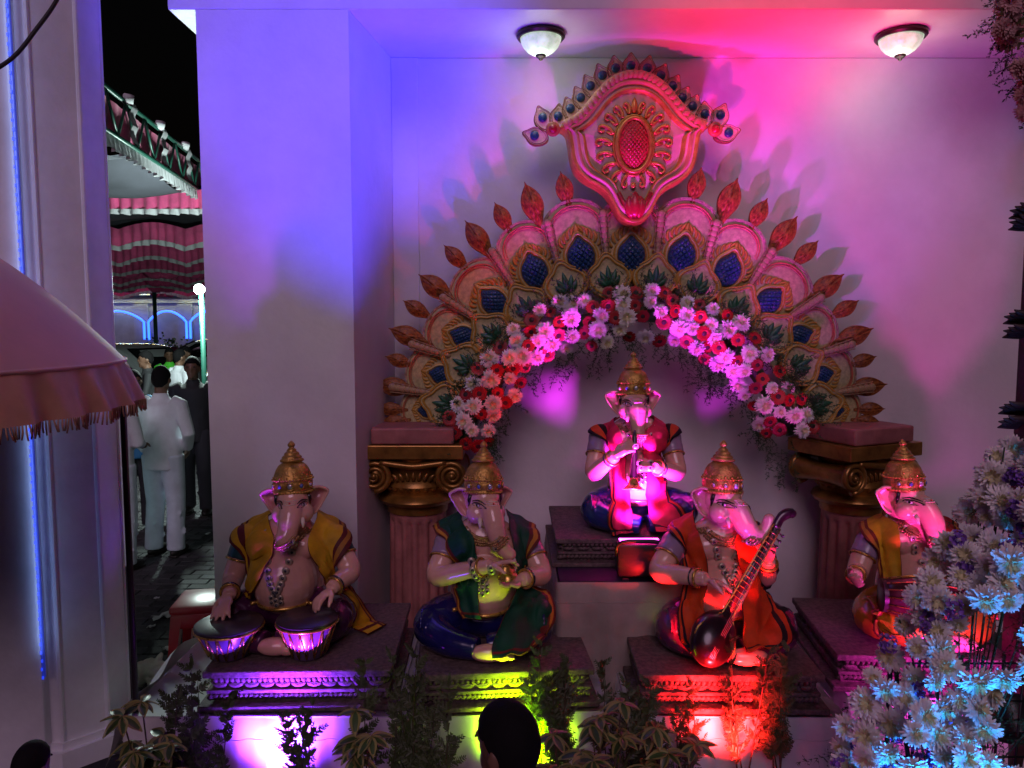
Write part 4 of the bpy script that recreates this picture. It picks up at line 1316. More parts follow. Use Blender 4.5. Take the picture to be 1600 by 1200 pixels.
# ------------------------------------------------------------------ elephant headed musician statues
CROWN = [(.070, .040), (.088, .043), (.094, .050), (.094, .058), (.089, .064), (.093, .072), (.095, .10), (.092, .106), (.095, .112), (.090, .122), (.087, .140), (.079, .162), (.066, .182), (.050, .194), (.043, .197),
         (.054, .199), (.058, .205), (.055, .211), (.046, .215), (.049, .221), (.044, .227), (.035, .232), (.037, .238), (.032, .244), (.023, .25), (.024, .256), (.017, .262), (.011, .268), (.017, .275), (.018, .283), (.011, .293), (.004, .30), (.0005, .302)]
def ear_mesh():
    """right-hand ear, attached along x=0, spreading to +x: a cupped fan with a rolled top rim, tapering to the jaw"""
    mb = MB(); nu, nv = 12, 26
    oc = catmull([Vector((x, 0, z)) for x, z in ((.0, .040), (.022, .056), (.052, .058), (.082, .044), (.094, .030), (.084, .008), (.066, -.020), (.048, -.048), (.022, -.074), (.0, -.078))], nv + 1)
    ic = [Vector((-.006, 0, lerp(.036, -.07, j / nv))) for j in range(nv + 1)]
    def pt(i, j, back):
        u, v = i / nu, j / nv
        p = ic[j].lerp(oc[j], u)
        y = .012 + .030 * math.sin(math.pi * clamp(u * .92)) * math.sin(math.pi * clamp(v * .9 + .06)) + .012 * u
        y -= .024 * clamp((u - .78) / .22) ** 1.5 * (1 - .5 * v)
        y += .004 * math.sin(v * 16 + u * 3) * math.sin(math.pi * u)
        return Vector((p.x, y + (.010 if back else 0), p.z))
    for back in (0, 1):
        rows = [[pt(i, j, back) for j in range(nv + 1)] for i in range(nu + 1)]
        mb.grid(rows, mi=0, mif=None if back else (lambda i, j: 0 if i > 9 else 1))
    mb.tube([pt(nu, j, 0) + Vector((0, .005, 0)) for j in range(nv + 1)], [.0075 if j < 12 else .006 for j in range(nv + 1)], 7, mi=0)
    return mb
def shawl_cols(field, stripe, border): return [field, stripe, border]
class Statue:
    def __init__(s, label, px, py, by, bz, scale=1.0):
        s.b = Vector((P(px, py, by).x, by, bz)); s.k = scale
        s.root = thing('musician_statue', label, 'statue', s.b, 0, 'elephant headed musician statues', scale)
    def J(s, px, py, y):
        p = P(px, py, s.b.y + y * s.k) - s.b
        return p / s.k
    def W(s, v): return s.b + Vector(v) * s.k
    def make(s, head, yaw, roll, trunk, arms, dhoti, strips, sleeve, necklace=True, foot=1, gem=M_BLUEGEM, tilt=0.):
        J = s.J; rt = s.root
        hc = J(*head)
        HM = Matrix.Translation(hc) @ Matrix.Rotation(R(yaw), 4, 'Z') @ Matrix.Rotation(R(roll), 4, 'Y') @ Matrix.Rotation(R(tilt), 4, 'X')
        H = lambda x, y, z: HM @ Vector((x, y, z))
        sz = hc.z - .135                                # shoulder level
        mb = MB()
        mb.ell((0, -.07, .27), (.158, .15, .168), None, 24, 16)
        mb.ell((0, .0, .22), (.17, .13, .2), None, 24, 16)
        mb.ell((0, .0, sz - .075), (.170, .108, .135), None, 24, 16)
        for sg in (-1, 1): mb.ell((sg * .085, -.07, sz - .075), (.085, .062, .065), None, 16, 10)
        mb.tube([(0, .02, sz - .05), hc + Vector((0, .03, -.04))], [.09, .075], 14)
        # head
        mb.ell(HM @ Vector((0, .01, .012)), (.083, .094, .098), HM, 24, 16)
        mb.ell(HM @ Vector((0, -.040, .030)), (.068, .052, .050), HM, 18, 12)
        for sg in (-1, 1):
            mb.ell(H(sg * .05, -.045, -.045), (.05, .052, .05), HM, 16, 10)
            mb.tube([H(sg * .045, -.075, -.045), H(sg * .052, -.105, -.06)], [.024, .018], 10)
        mb.ell(H(0, -.04, -.085), (.045, .04, .03), HM, 14, 10)
        tr = catmull([H(*t[:3]) for t in trunk], 30)
        rd = [t[3] for t in trunk]; rr = []
        for i in range(30):
            u = i / 29 * (len(rd) - 1); j = min(int(u), len(rd) - 2); rr.append(lerp(rd[j], rd[j + 1], u - j))
        for i in range(12, 30, 2): rr[i] *= .955           # shallow trunk wrinkles
        mb.tube(tr, rr, 16)
        e = (tr[-1] - tr[-2]).normalized()
        mb.ell(tr[-1], rr[-1] * .95, None, 12, 8)
        # arms and hands
        for a in arms:
            S, E, Wr = J(*a['s']), J(*a['e']), J(*a['w'])
            path = catmull([S, S.lerp(E, .55) + Vector((0, .005, .01)), E, E.lerp(Wr, .5), Wr], 22)
            rad = [.060, .057, .052, .044, .032]; ra = []
            for i in range(22):
                u = i / 21 * 4; j = min(int(u), 3); ra.append(lerp(rad[j], rad[j + 1], u - j))
            mb.tube(path, ra, 16); mb.ell(S, (.064, .062, .064), None, 16, 12)
            f = Vector(a.get('f', Wr - E))
            add_hand(mb, Wr + f.normalized() * .004, f, a['n'], a.get('L', .15), a.get('curl', (.4, .4, .45, .5)), a.get('thumb', .5), a.get('side', 1), .0118, a.get('spread', .12))
            a['path'] = path; a['rad'] = ra
        if foot:
            q = Vector((foot * .03, -.345, .055))
            mb.ell(q, (.085, .042, .042), None, 16, 10); mb.ell(q + Vector((foot * .06, -.005, -.004)), (.045, .042, .035), None, 14, 8)
            for i in range(5): mb.ell(q + Vector((foot * (.098 + .004 * (2 - abs(i - 1))), -.032 + .017 * i, -.01)), (.02 if i else .024, .0105 if i else .013, .011), None, 10, 6)
        body = voxel(mb, 'body', M_SKIN, .0062, 4, rt)
        # dhoti: thighs, knees, crossed shins
        mb = MB()
        mb.ell((0, .03, .10), (.20, .17, .115), None, 24, 14)
        for sg in (-1, 1):
            kn = Vector((sg * .245, -.15, .095))
            mb.tube(catmull([(sg * .10, 0, .12), (sg * .19, -.06, .115), kn, (sg * .16, -.26, .075), (sg * .02, -.30 + .02 * sg, .062)], 20), [.105] * 4 + [.105, .106, .106, .105, .102, .098, .092, .086, .08, .076, .072, .068, .064, .06, .056, .052], 18)
            for i in range(9):
                t = .12 + i * .1
                c = Vector((sg * lerp(.15, .28, t), lerp(-.02, -.18, t), .10))
                a0 = R(20 + 6 * i)
                mb.tube([c + Vector((sg * .02, -.104 * math.cos(q_), .104 * math.sin(q_))) for q_ in [a0 + R(-60 + 22 * w) for w in range(7)]], [.003, .006, .008, .009, .008, .006, .003], 6)
        leg = voxel(mb, 'dhoti', dhoti, .0075, 3, rt)
        bv = bvh_of([body, leg])
        def onface(x, z, o=.002):
            a, d = H(x, -.3, z), (HM.to_3x3() @ Vector((0, 1, 0)))
            h = bv.ray_cast(a, d)
            return (h[0] + h[1] * o) if h[0] else H(x, -.1, z)
        # ears, tusks
        for sg in (-1, 1):
            em = ear_mesh()
            if sg < 0:
                em.v = [(-x, y, z) for x, y, z in em.v]; em.f = [f[::-1] for f in em.f]
            Me = HM @ Matrix.Translation((sg * .074, .0, .005)) @ Matrix.Rotation(R(sg * 12), 4, 'Z')
            em.v = [tuple(Me @ Vector(v)) for v in em.v]
            em.build('ear', [M_SKIN, M_NAIL], rt)
            mb = MB(); mb.tube([H(sg * .05, -.10, -.055), H(sg * .056, -.12, -.075), H(sg * .056, -.128, -.098)], [.012, .010, .004], 9); mb.build('tusk', M_IVORY, rt)
            # painted eye: shaded socket, white, iris, lids, brow
            w = lambda x, z, o=.0015: onface(sg * x, z, o)
            c0 = w(.055, .002, -.002); nrm_ = (c0 - H(0, .0, .0)).normalized(); xd = (w(.066, .002) - w(.036, .002)).normalized(); zd = Vector(HM.to_3x3() @ Vector((0, 0, 1)))
            E0 = Matrix.Translation(c0) @ Matrix((xd, -(zd.cross(xd)) if (zd.cross(xd)).dot(nrm_) > 0 else zd.cross(xd), zd)).transposed().to_4x4()
            mb = MB(); mb.ell(c0, (.0245, .0075, .0125), E0, 16, 8, mi=2); mb.ell(c0 + nrm_ * .0025, (.019, .0065, .0082), E0, 14, 8, mi=0); mb.ell(c0 + nrm_ * .0065, (.0085, .004, .0080), E0, 10, 8, mi=1)
            mb.tube(catmull([w(*q) for q in ((.034, .000), (.044, .010), (.055, .0125), (.064, .0095), (.072, .001))], 14), .0028, 6, mi=1)
            mb.tube(catmull([w(*q) for q in ((.035, -.001), (.054, -.0095), (.071, -.001))], 10), .0016, 6, mi=1)
            mb.build('eye', [M_EYEW, M_EYE, mat('eye_shadow', (.16, .06, .075), .35, coat=.3)], rt)
            mb = MB(); mb.tube(catmull([w(*q) for q in ((.033, .014), (.044, .022), (.057, .024), (.071, .015))], 12), [.0016, .0024, .003, .0036, .0038, .0038, .0036, .003, .0028, .0024, .002, .0014], 6); mb.build('eyebrow', M_EYE, rt)
        mb = MB()
        for dz in (.014, .021, .028): mb.tube([onface(x, dz) for x in (-.026, -.016, -.008, 0, .008, .016, .026)], .0019, 5, mi=0)
        mb.ell(onface(0, .020, .002), .0050, None, 10, 8, mi=1)
        mb.build('tilak', [M_TILAK, M_REDDOT], rt)
        # hair line beside the face
        for sg in (-1, 1):
            mb = MB(); mb.tube([H(sg * .076, -.022, .045), H(sg * .080, -.020, .015), H(sg * .079, -.015, -.018)], [.010, .0105, .003], 8); mb.build('sideburn', M_EYE, rt)
        # crown
        mb = MB(); CM = HM @ Matrix.Translation((0, .006, -.002)) @ Matrix.Rotation(R(-5), 4, 'X')
        mb.lathe(CROWN, 40, CM); cr = mb.build('crown', M_GOLD, rt)
        mb = MB()
        for i in range(40):
            a = 2 * math.pi * i / 40
            for rr_, zz in ((.095, .054), (.096, .115)): mb.ell(CM @ Vector((rr_ * math.cos(a), rr_ * math.sin(a), zz)), .0055, None, 6, 5)
        for i in range(16):
            a = 2 * math.pi * i / 16 + .2
            for q_ in range(5):
                z = .126 + q_ * .012; r_ = .090 - .0065 * q_
                b = a + .1 * math.sin(q_ * 1.8)
                mb.ell(CM @ Vector((r_ * math.cos(b), r_ * math.sin(b), z)), .006, None, 6, 5)
        for i in range(5):
            a = R(-90 + (i - 2) * 32)
            ring = []
            for j in range(14):
                t = 2 * math.pi * j / 14; w = .017 if i == 2 else .013
                b = a + w * math.cos(t) / .096
                ring.append(CM @ Vector(((.0975 if i != 2 else .099) * math.cos(b), (.0975 if i != 2 else .099) * math.sin(b), .086 + w * 1.15 * math.sin(t))))
            mb.tube(ring, .0035, 5, closed=True)
        mb.build('crown_filigree', M_GOLDFINE, cr)
        for i in range(5):
            a = R(-90 + (i - 2) * 32); w = .012 if i == 2 else .009
            mb = MB(); mb.ell((0, 0, 0), (w, .007, w * 1.15), None, 12, 8)
            mb.build('gem', gem if i % 2 else M_WHITEGEM, cr, loc=CM @ Vector((.098 * math.cos(a), .098 * math.sin(a), .086)), rot=(0, 0, a + R(90)))
        # sleeves, armbands, bracelets
        for a in arms:
            p, r_ = a['path'], a['rad']
            mb = MB(); rows = p[0:6]; mb.tube(rows, [r_[i] + .006 + .002 * (i % 2) for i in range(6)], 18); mb.ell(p[0], (.072, .068, .072), None, 16, 12)
            voxel(mb, 'sleeve', sleeve, .008, 2, rt)
            def ring(i0, t, extra, w, nm, m):
                c = p[i0].lerp(p[i0 + 1], t); d = (p[i0 + 1] - p[i0]).normalized(); e1 = d.orthogonal().normalized(); e2 = d.cross(e1); rad_ = r_[i0] + extra
                mb = MB(); mb.tube([c + (e1 * math.cos(q_) + e2 * math.sin(q_)) * rad_ for q_ in [2 * math.pi * w_ / 28 for w_ in range(28)]], w, 7, closed=True)
                return mb.build(nm, m, rt)
            ring(5, .3, .006, .005, 'armband', M_GOLDFINE); ring(19, .2, .006, .0065, 'bracelet', M_GOLDFINE); ring(18, .2, .005, .004, 'bracelet', M_DARKGEM if necklace else M_GOLDFINE)
        # shawl
        for st in strips:
            n = 52; nv = 27
            inn = catmull([J(*c[:3]) for c in st['c']], n); out = catmull([J(*c[3:6]) for c in st['c']], n)
            g = [[out[i].lerp(inn[i], j / (nv - 1)) for j in range(nv)] for i in range(n)]
            fold = st.get('fold', .010); rs = random.Random(len(st['c']) * 7 + int(inn[0].x * 1000)); ph = rs.uniform(0, 6)
            def push(off):
                for i in range(n):
                    for j in range(nv):
                        v = g[i][j]; loc, nr, _, dd = bv.find_nearest(v)
                        if loc is None: continue
                        if (v - loc).dot(nr) < off and dd < .25: g[i][j] = loc + nr * off
                        if g[i][j].z < .012: g[i][j].z = .012
            for it in range(5):
                push(.020)
                h = [[v.copy() for v in row] for row in g]
                for i in range(1, n - 1):
                    for j in range(nv):
                        acc = h[i - 1][j] + h[i + 1][j]; c_ = 2
                        if j > 0: acc = acc + h[i][j - 1]; c_ += 1
                        if j < nv - 1: acc = acc + h[i][j + 1]; c_ += 1
                        g[i][j] = h[i][j].lerp(acc / c_, .5)
            push(.021)
            nrm = [[None] * nv for _ in range(n)]
            for i in range(n):
                for j in range(nv):
                    a_ = g[min(i + 1, n - 1)][j] - g[max(i - 1, 0)][j]; b_ = g[i][min(j + 1, nv - 1)] - g[i][max(j - 1, 0)]
                    q_ = a_.cross(b_); q_ = q_.normalized() if q_.length > 1e-9 else Vector((0, -1, 0))
                    loc, nr, _, dd = bv.find_nearest(g[i][j])
                    nrm[i][j] = q_ if q_.dot(nr) > 0 else -q_
            for i in range(n):
                for j in range(nv):
                    t = j / (nv - 1)
                    g[i][j] = g[i][j] + nrm[i][j] * (fold * (.5 + .5 * math.sin(t * 13 + ph + 1.4 * math.sin(i * .14 + ph))) * (.4 + .6 * i / n) + .004 * math.sin(i * .6 + t * 5))
                    if g[i][j].z < .012: g[i][j].z = .012
            back = [[g[i][j] - nrm[i][j] * .006 for j in range(nv)] for i in range(n)]
            mb = MB(); mats = [st['field'], st['stripe'], st['border']]
            def mf(i, j):
                if n - 6 <= i < n - 4: return 1
                if j < 2 or 4 <= j < 6: return 1
                if j < 4: return 2
                return 0
            mb.grid(g, mif=mf); mb.grid(back, mif=mf)
            for j in (0, nv - 1): mb.grid([[g[i][j], back[i][j]] for i in range(n)], mi=1)
            for i in (0, n - 1): mb.grid([[g[i][j], back[i][j]] for j in range(nv)], mi=1)
            mb.build('shawl', mats, rt)
        # necklaces laid on the chest
        def onbody(x, z, o):
            h = bv.ray_cast(Vector((x, -.6, z)), Vector((0, 1, 0)))
            return (h[0] + h[1] * o) if h[0] else Vector((x, -.15, z))
        zz = sz
        coll = MB()
        for r_, o in ((.086, .01), (.10, .010), (.114, .009), (.128, .008)):
            for i in range(30):
                a = R(22 + 136 * i / 29); coll.ell(onbody(r_ * math.cos(a), zz + .035 - r_ * .72 * math.sin(a), o), .0078, None, 7, 5)
        stuff(coll.build('collar_necklace', mat('collar_gold', (.42, .24, .10), .3, metal=.6, var=.4, vscale=60), rt))
        gold = MB(); gems = MB()
        L = necklace if necklace not in (True, False) else .26
        for i in range(19):
            u = i / 18 * 2 - 1
            x = u * .072 * (1 if abs(u) > .3 else .9) * (1.0 if abs(u) < .8 else 1.05); z = zz - .005 - L * (1 - abs(u) ** 1.6)
            q_ = onbody(x, z, .007)
            gold.lathe([(.017, -.004), (.0185, .0), (.017, .005), (.010, .007)], 12, Matrix.Translation(q_) @ Matrix.Rotation(R(90), 4, 'X')); gems.ell(q_ + Vector((0, -.005, 0)), (.0085, .006, .0085), None, 8, 6)
        for dx, dz in ((0, 0), (-.02, -.012), (.02, -.012), (0, -.025), (-.02, -.037), (.02, -.037), (0, -.05)):
            q_ = onbody(dx, zz - L - .012 + dz, .008); gold.lathe([(.0125, -.004), (.0135, 0), (.0125, .004), (.008, .005)], 10, Matrix.Translation(q_) @ Matrix.Rotation(R(90), 4, 'X')); gems.ell(q_ + Vector((0, -.005, 0)), (.0075, .006, .0075), None, 8, 6)
        nk = stuff(gold.build('long_necklace', mat('old_silver', (.50, .42, .30), .32, metal=.5), rt)); stuff(gems.build('gem_row', M_DARKGEM, nk))
        # waist belt
        mb = MB(); mb.tube([onbody(x, .175 - .25 * (.16 ** 2 - x * x), .004) for x in [-.15 + .3 * i / 20 for i in range(21)]], .010, 7); mb.build('waist_belt', M_GOLDFINE, rt)
        return hc, HM, bv

def cloth(name, c, var=.35): return mat(name, c, .62, var=var, vscale=7, bump=.15, bscale=90, spec=.25)
C_YEL, C_MAR, C_OCH = cloth('shawl_yellow', (.56, .32, .010)), cloth('shawl_maroon', (.10, .01, .012)), cloth('shawl_ochre', (.36, .16, .02))
C_GRN, C_DKR, C_ORN = cloth('shawl_green', (.004, .060, .028)), cloth('shawl_darkred', (.13, .02, .01)), cloth('shawl_orange', (.50, .22, .02))
C_RUST, C_BLK = cloth('shawl_rust', (.55, .055, .008)), cloth('shawl_black', (.014, .008, .01))
C_ROSE = cloth('shawl_rose', (.62, .03, .08)); C_RED = cloth('shawl_red', (.42, .02, .02))
D_PUR = mat('dhoti_purple', (.075, .012, .06), .25, var=.3, coat=.5); D_NAVY = mat('dhoti_navy', (.012, .012, .10), .18, var=.3, coat=.7)
D_MAG = mat('dhoti_plum', (.13, .02, .09), .2, var=.3, coat=.7); D_YEL = mat('dhoti_yellow', (.45, .21, .015), .25, var=.3, coat=.5)
D_BLUE = mat('dhoti_blue', (.012, .03, .16), .16, var=.3, coat=.8)
SL_TEAL = mat('sleeve_teal', (.012, .07, .08), .35, coat=.3); SL_PUR = mat('sleeve_purple', (.30, .20, .30), .3, coat=.4)

# drummer with yellow shawl ------------------------------------------------
s1 = Statue('elephant headed statue in yellow shawl drumming on two small drums', 455, 990, 3.6, .61)
s1.make((459, 784, -.03), 8, -2, [(0, -.05, .0, .052), (.0, -.100, -.025, .052), (-.006, -.130, -.07, .052), (-.014, -.148, -.11, .049), (-.024, -.165, -.14, .046)],
        [dict(s=(385, 846, 0), e=(364, 905, -.06), w=(358, 930, -.20), f=(-.05, -.8, -.5), n=(0, -.4, -1), side=-1, curl=(.12, .1, .12, .2), spread=.35),
         dict(s=(524, 846, 0), e=(547, 893, -.06), w=(517, 920, -.20), f=(-.55, -.75, -.38), n=(-.1, -.4, -1), side=1, curl=(.3, .35, .4, .5), spread=.15)],
        D_PUR,
        [dict(c=[(430, 792, 0.1, 379, 818, 0.12), (424, 806, 0, 371, 830, 0.03), (430, 850, -0.14, 375, 862, -0.05), (418, 900, -0.18, 389, 905, -0.1), (392, 935, -0.17, 380, 932, -0.12)], field=C_YEL, stripe=C_MAR, border=C_YEL),
         dict(c=[(490, 792, 0.1, 539, 818, 0.12), (494, 808, 0, 543, 832, 0.02), (478, 850, -0.14, 539, 864, -0.03), (500, 893, -0.18, 545, 905, -0.05), (530, 930, -0.14, 566, 940, 0), (550, 985, -0.06, 585, 965, 0.05), (575, 1012, -0.12, 604, 1000, 0)], field=C_YEL, stripe=C_MAR, border=C_OCH)],
        SL_TEAL, necklace=.25)
m_drum = mat('drum_body', (.12, .07, .15), .3, coat=.4, var=.2); m_skinhead = mat('drum_head', (.035, .022, .03), .35, coat=.3)
def drum(px, py, Y, r, label):
    zt = P(px, py, Y).z; z0 = .612
    h = zt - z0
    d = thing('hand_drum', label, 'drum', (P(px, py, Y).x, Y, z0), 0, 'small drums before the drummer')
    mb = MB(); mb.lathe([(r * .5, 0), (r * .58, h * .06), (r * .78, h * .42), (r * .93, h * .78), (r * .97, h * .93)], 32); mb.build('shell', m_drum, d)
    mb = MB(); mb.lathe([(r * 1.0, h * .86), (r * 1.04, h * .9), (r * 1.04, h * .97), (r * .99, h), (r * .5, h * 1.005), (r * .45, h * 1.02), (.001, h * 1.025)], 36); mb.build('head', m_skinhead, d, auto=40)
    mb = MB()
    for i in range(16):
        a, b = 2 * math.pi * i / 16, 2 * math.pi * (i + .5) / 16; c = 2 * math.pi * (i + 1) / 16
        lo, hi = lambda q: (r * .64 * math.cos(q), r * .64 * math.sin(q), h * .1), lambda q: (r * 1.01 * math.cos(q), r * 1.01 * math.sin(q), h * .88)
        mb.tube([hi(a), lo(b)], .0035, 5); mb.tube([lo(b), hi(c)], .0035, 5)
    mb.build('lacing', M_GOLDFINE, d)
    mb = MB(); mb.tube([(r * 1.035 * math.cos(2 * math.pi * i / 40), r * 1.035 * math.sin(2 * math.pi * i / 40), h * .88) for i in range(40)], .006, 6, closed=True); mb.build('hoop', M_GOLDFINE, d)
drum(358, 972, 3.28, .146, 'small laced drum under the drummer statue\'s flat open hand, beside the red stool')
drum(480, 963, 3.28, .132, 'small laced drum glowing violet under the drummer statue\'s curled hand')

# cymbal player with green shawl --------------------------------------------
s2 = Statue('elephant headed statue in dark green shawl with hands raised to its chest', 757, 985, 3.62, .57)
s2.make((755, 784, -.03), 22, 3, [(0, -.05, .0, .052), (.004, -.11, -.02, .053), (.010, -.145, -.08, .052), (.022, -.165, -.14, .043), (.05, -.185, -.195, .036), (.075, -.20, -.21, .031)],
        [dict(s=(700, 850, 0), e=(684, 900, -.12), w=(767, 884, -.28), f=(1, -.15, .30), n=(.1, -.3, -1), side=-1, curl=(.12, .3, .5, .7), thumb=.9),
         dict(s=(824, 850, 0), e=(846, 897, -.10), w=(815, 906, -.24), f=(-1, -.35, -.05), n=(0, -.4, 1), side=-1, curl=(.35, .5, .6, .7), thumb=.6)],
        D_NAVY,
        [dict(c=[(722, 795, 0.1, 675, 822, 0.1), (724, 812, 0, 681, 835, 0), (742, 850, -0.14, 711, 860, -0.08), (748, 905, -0.2, 713, 905, -0.14), (748, 945, -0.27, 712, 945, -0.2), (752, 968, -0.3, 722, 966, -0.27)], field=C_GRN, stripe=C_DKR, border=C_ORN, plain=1),
         dict(c=[(790, 795, 0.1, 837, 822, 0.1), (790, 812, 0, 837, 835, 0), (798, 850, -0.14, 835, 870, -0.05), (812, 905, -0.2, 847, 905, -0.1), (795, 945, -0.28, 868, 940, -0.12), (775, 985, -0.36, 868, 975, -0.22), (765, 1015, -0.42, 850, 1003, -0.34), (768, 1030, -0.44, 825, 1022, -0.42)], field=C_GRN, stripe=C_DKR, border=C_ORN, fold=.018, plain=1)],
        SL_PUR, necklace=.2)
for lab, pxy, tl in (('small brass hand cymbal held above the green shawled statue\'s upturned palm', (790, 888), R(14)), ('small brass hand cymbal resting on the green shawled statue\'s upturned palm', (792, 899), R(-8))):
    q = P(*pxy, 3.3); mb = MB()
    mb.lathe([(.004, .018), (.018, .016), (.022, .006), (.045, 0), (.045, -.003), (.02, .002), (.001, .012)], 28); o = mb.build('hand_cymbal', M_GOLDFINE, loc=q, rot=(R(18), tl, 0)); tag(o, lab, 'cymbal')

# lute player with rust shawl ------------------------------------------------
s3 = Statue('elephant headed statue in rust orange shawl playing a dark lute', 1122, 990, 3.58, .57)
s3.make((1128, 784, -.03), 26, 6, [(0, -.05, .0, .052), (.006, -.11, -.02, .053), (.016, -.15, -.075, .053), (.045, -.18, -.115, .047), (.085, -.20, -.115, .042), (.108, -.205, -.075, .036), (.115, -.20, -.04, .030)],
        [dict(s=(1055, 850, 0), e=(1031, 893, -.10), w=(1104, 905, -.28), f=(1, -.2, -.28), n=(.1, -.25, -1), side=-1, curl=(.3, .3, .35, .4), thumb=.6),
         dict(s=(1172, 848, 0), e=(1196, 900, -.06), w=(1201, 876, -.16), f=(.05, -.25, 1), n=(-1, -.4, 0), side=-1, curl=(.7, .75, .8, .8), thumb=1.0)],
        D_MAG,
        [dict(c=[(1085, 795, 0.1, 1043, 822, 0.1), (1086, 812, 0, 1046, 835, 0), (1102, 860, -0.14, 1063, 870, -0.06), (1108, 905, -0.2, 1067, 912, -0.14), (1100, 950, -0.28, 1058, 958, -0.22), (1120, 990, -0.36, 1062, 1000, -0.28), (1112, 1028, -0.42, 1078, 1020, -0.38)], field=C_RUST, stripe=C_BLK, border=C_RUST),
         dict(c=[(1150, 798, 0.1, 1191, 822, 0.1), (1150, 814, 0, 1193, 838, 0), (1148, 860, -0.14, 1192, 880, -0.03), (1158, 910, -0.2, 1205, 930, -0.1), (1160, 960, -0.3, 1224, 975, -0.16), (1160, 1005, -0.38, 1224, 1000, -0.25), (1165, 1020, -0.42, 1215, 1012, -0.33)], field=C_RUST, stripe=C_BLK, border=C_RUST, fold=.018)],
        SL_PUR, necklace=.2, gem=M_WHITEGEM)
lu = thing('lute', 'long necked dark lute with gold edging held across the rust shawled statue', 'lute', s3.W((0, -.3, .1)))
L0 = Vector(lu.location)
def lw(px, py, y): return s3.W(s3.J(px, py, y)) - L0
m_lute = mat('lute_wood', (.02, .008, .012), .28, coat=.5)
nb, nt_ = lw(1138, 955, -.36), lw(1213, 822, -.20)
ax = (nt_ - nb).normalized()
mb = MB(); mb.tube([nb - ax * .02, nb.lerp(nt_, .5), nt_], [.026, .023, .019], 12, flat=((0, 1, 0), .7)); mb.build('neck', m_lute, lu)
mb = MB(); sd = ax.cross(Vector((0, 1, 0))).normalized()
mb.tube(catmull([nt_ - ax * .01, nt_ + ax * .05, nt_ + ax * .075 + Vector((.03, 0, 0)), nt_ + ax * .065 + Vector((.055, 0, -.01))], 12), [.022] * 4 + [.024, .025, .025, .024, .023, .022, .02, .012], 12, flat=((0, 1, 0), .7)); mb.build('scroll_head', m_lute, lu)
mb = MB(); bc = nb - ax * .14
Mx = Matrix((sd, Vector((0, 1, 0)), ax)).transposed()
mb.ell(bc, (.105, .085, .125), Mx, 24, 16); mb.tube([bc, nb], [.08, .026], 16, flat=((0, 1, 0), .8)); voxel(mb, 'bowl', m_lute, .008, 3, lu)
mb = MB(); 
for o_ in (-1, 1):
    mb.tube(catmull([bc - ax * .11 + sd * o_ * .03, bc + sd * o_ * .10 + Vector((0, -.03, 0)), nb - ax * .03 + sd * o_ * .04 + Vector((0, -.02, 0)), nb + sd * o_ * .026 + Vector((0, -.012, 0)), nt_ + sd * o_ * .019 + Vector((0, -.01, 0))], 30), .0045, 6)
mb.build('gold_edging', M_GOLDFINE, lu)
mb = MB()
for i in range(16): q = nb.lerp(nt_, .05 + i * .058); mb.tube([q + sd * .022 + Vector((0, -.017, 0)), q - sd * .022 + Vector((0, -.017, 0))], .002, 5)
mb.build('fret', M_GOLDFINE, lu)
for o_ in (-.010, -.003, .004, .011):
    mb = MB(); mb.tube([bc - ax * .06 + sd * o_ + Vector((0, -.088, 0)), nt_ + sd * o_ + Vector((0, -.02, 0))], .0009, 4); mb.build('string', M_WHITEGEM, lu)
for i in range(4):
    q = nt_ - ax * (.02 + .03 * i); mb = MB(); mb.tube([q - sd * .018, q - sd * .045], .004, 6); mb.ell(q - sd * .05, .008, None, 8, 6); mb.build('tuning_peg', m_lute, lu)

# barrel drum player with yellow shawl at the right ---------------------------
s4 = Statue('elephant headed statue in ochre yellow shawl half hidden by the flower arrangement', 1418, 990, 3.72, .57)
s4.make((1414, 779, -.03), 24, 1, [(0, -.05, .0, .052), (.004, -.11, -.02, .053), (.010, -.15, -.08, .052), (.016, -.17, -.15, .045), (.026, -.18, -.21, .038), (.06, -.2, -.245, .032), (.085, -.2, -.235, .028)],
        [dict(s=(1358, 850, 0), e=(1340, 893, -.06), w=(1336, 900, -.20), f=(-.45, -.8, -.05), n=(.7, -.3, .6), side=1, curl=(.6, .65, .7, .75), thumb=.5),
         dict(s=(1478, 850, 0), e=(1500, 900, -.08), w=(1472, 918, -.24), f=(-.6, -.7, -.2), n=(-.6, -.2, -.6), side=1, curl=(.3, .35, .4, .45))],
        D_YEL,
        [dict(c=[(1402, 792, 0.1, 1341, 818, 0.1), (1404, 806, 0, 1343, 830, 0), (1408, 860, -0.14, 1365, 870, -0.06), (1410, 920, -0.2, 1375, 920, -0.14), (1405, 955, -0.28, 1368, 955, -0.24), (1424, 985, -0.38, 1362, 985, -0.34), (1424, 995, -0.4, 1372, 996, -0.38)], field=C_YEL, stripe=C_DKR, border=C_OCH),
         dict(c=[(1450, 795, 0.1, 1497, 818, 0.1), (1452, 810, 0, 1501, 836, 0), (1456, 860, -0.12, 1497, 875, -0.05), (1470, 905, -0.2, 1500, 910, -0.1)], field=C_RED, stripe=C_DKR, border=C_ORN)],
        SL_PUR, necklace=.24)
q = s4.W(s4.J(1440, 935, -.30))
bd = thing('barrel_drum', 'dark barrel drum lying in the lap of the ochre shawled statue', 'drum', q, R(-15))
RX = Matrix.Rotation(R(90), 4, 'Y')
mb = MB(); mb.lathe([(.07, -.17), (.085, -.12), (.10, -.04), (.10, .04), (.085, .12), (.07, .17)], 28, RX); mb.build('barrel', mat('barrel_wood', (.05, .015, .018), .3, coat=.4), bd)
for e in (-1, 1):
    mb = MB(); mb.lathe([(.078, .155 * e), (.08, .175 * e), (.06, .182 * e), (.001, .184 * e)], 28, RX); mb.build('head', m_skinhead, bd, auto=40)
mb = MB()
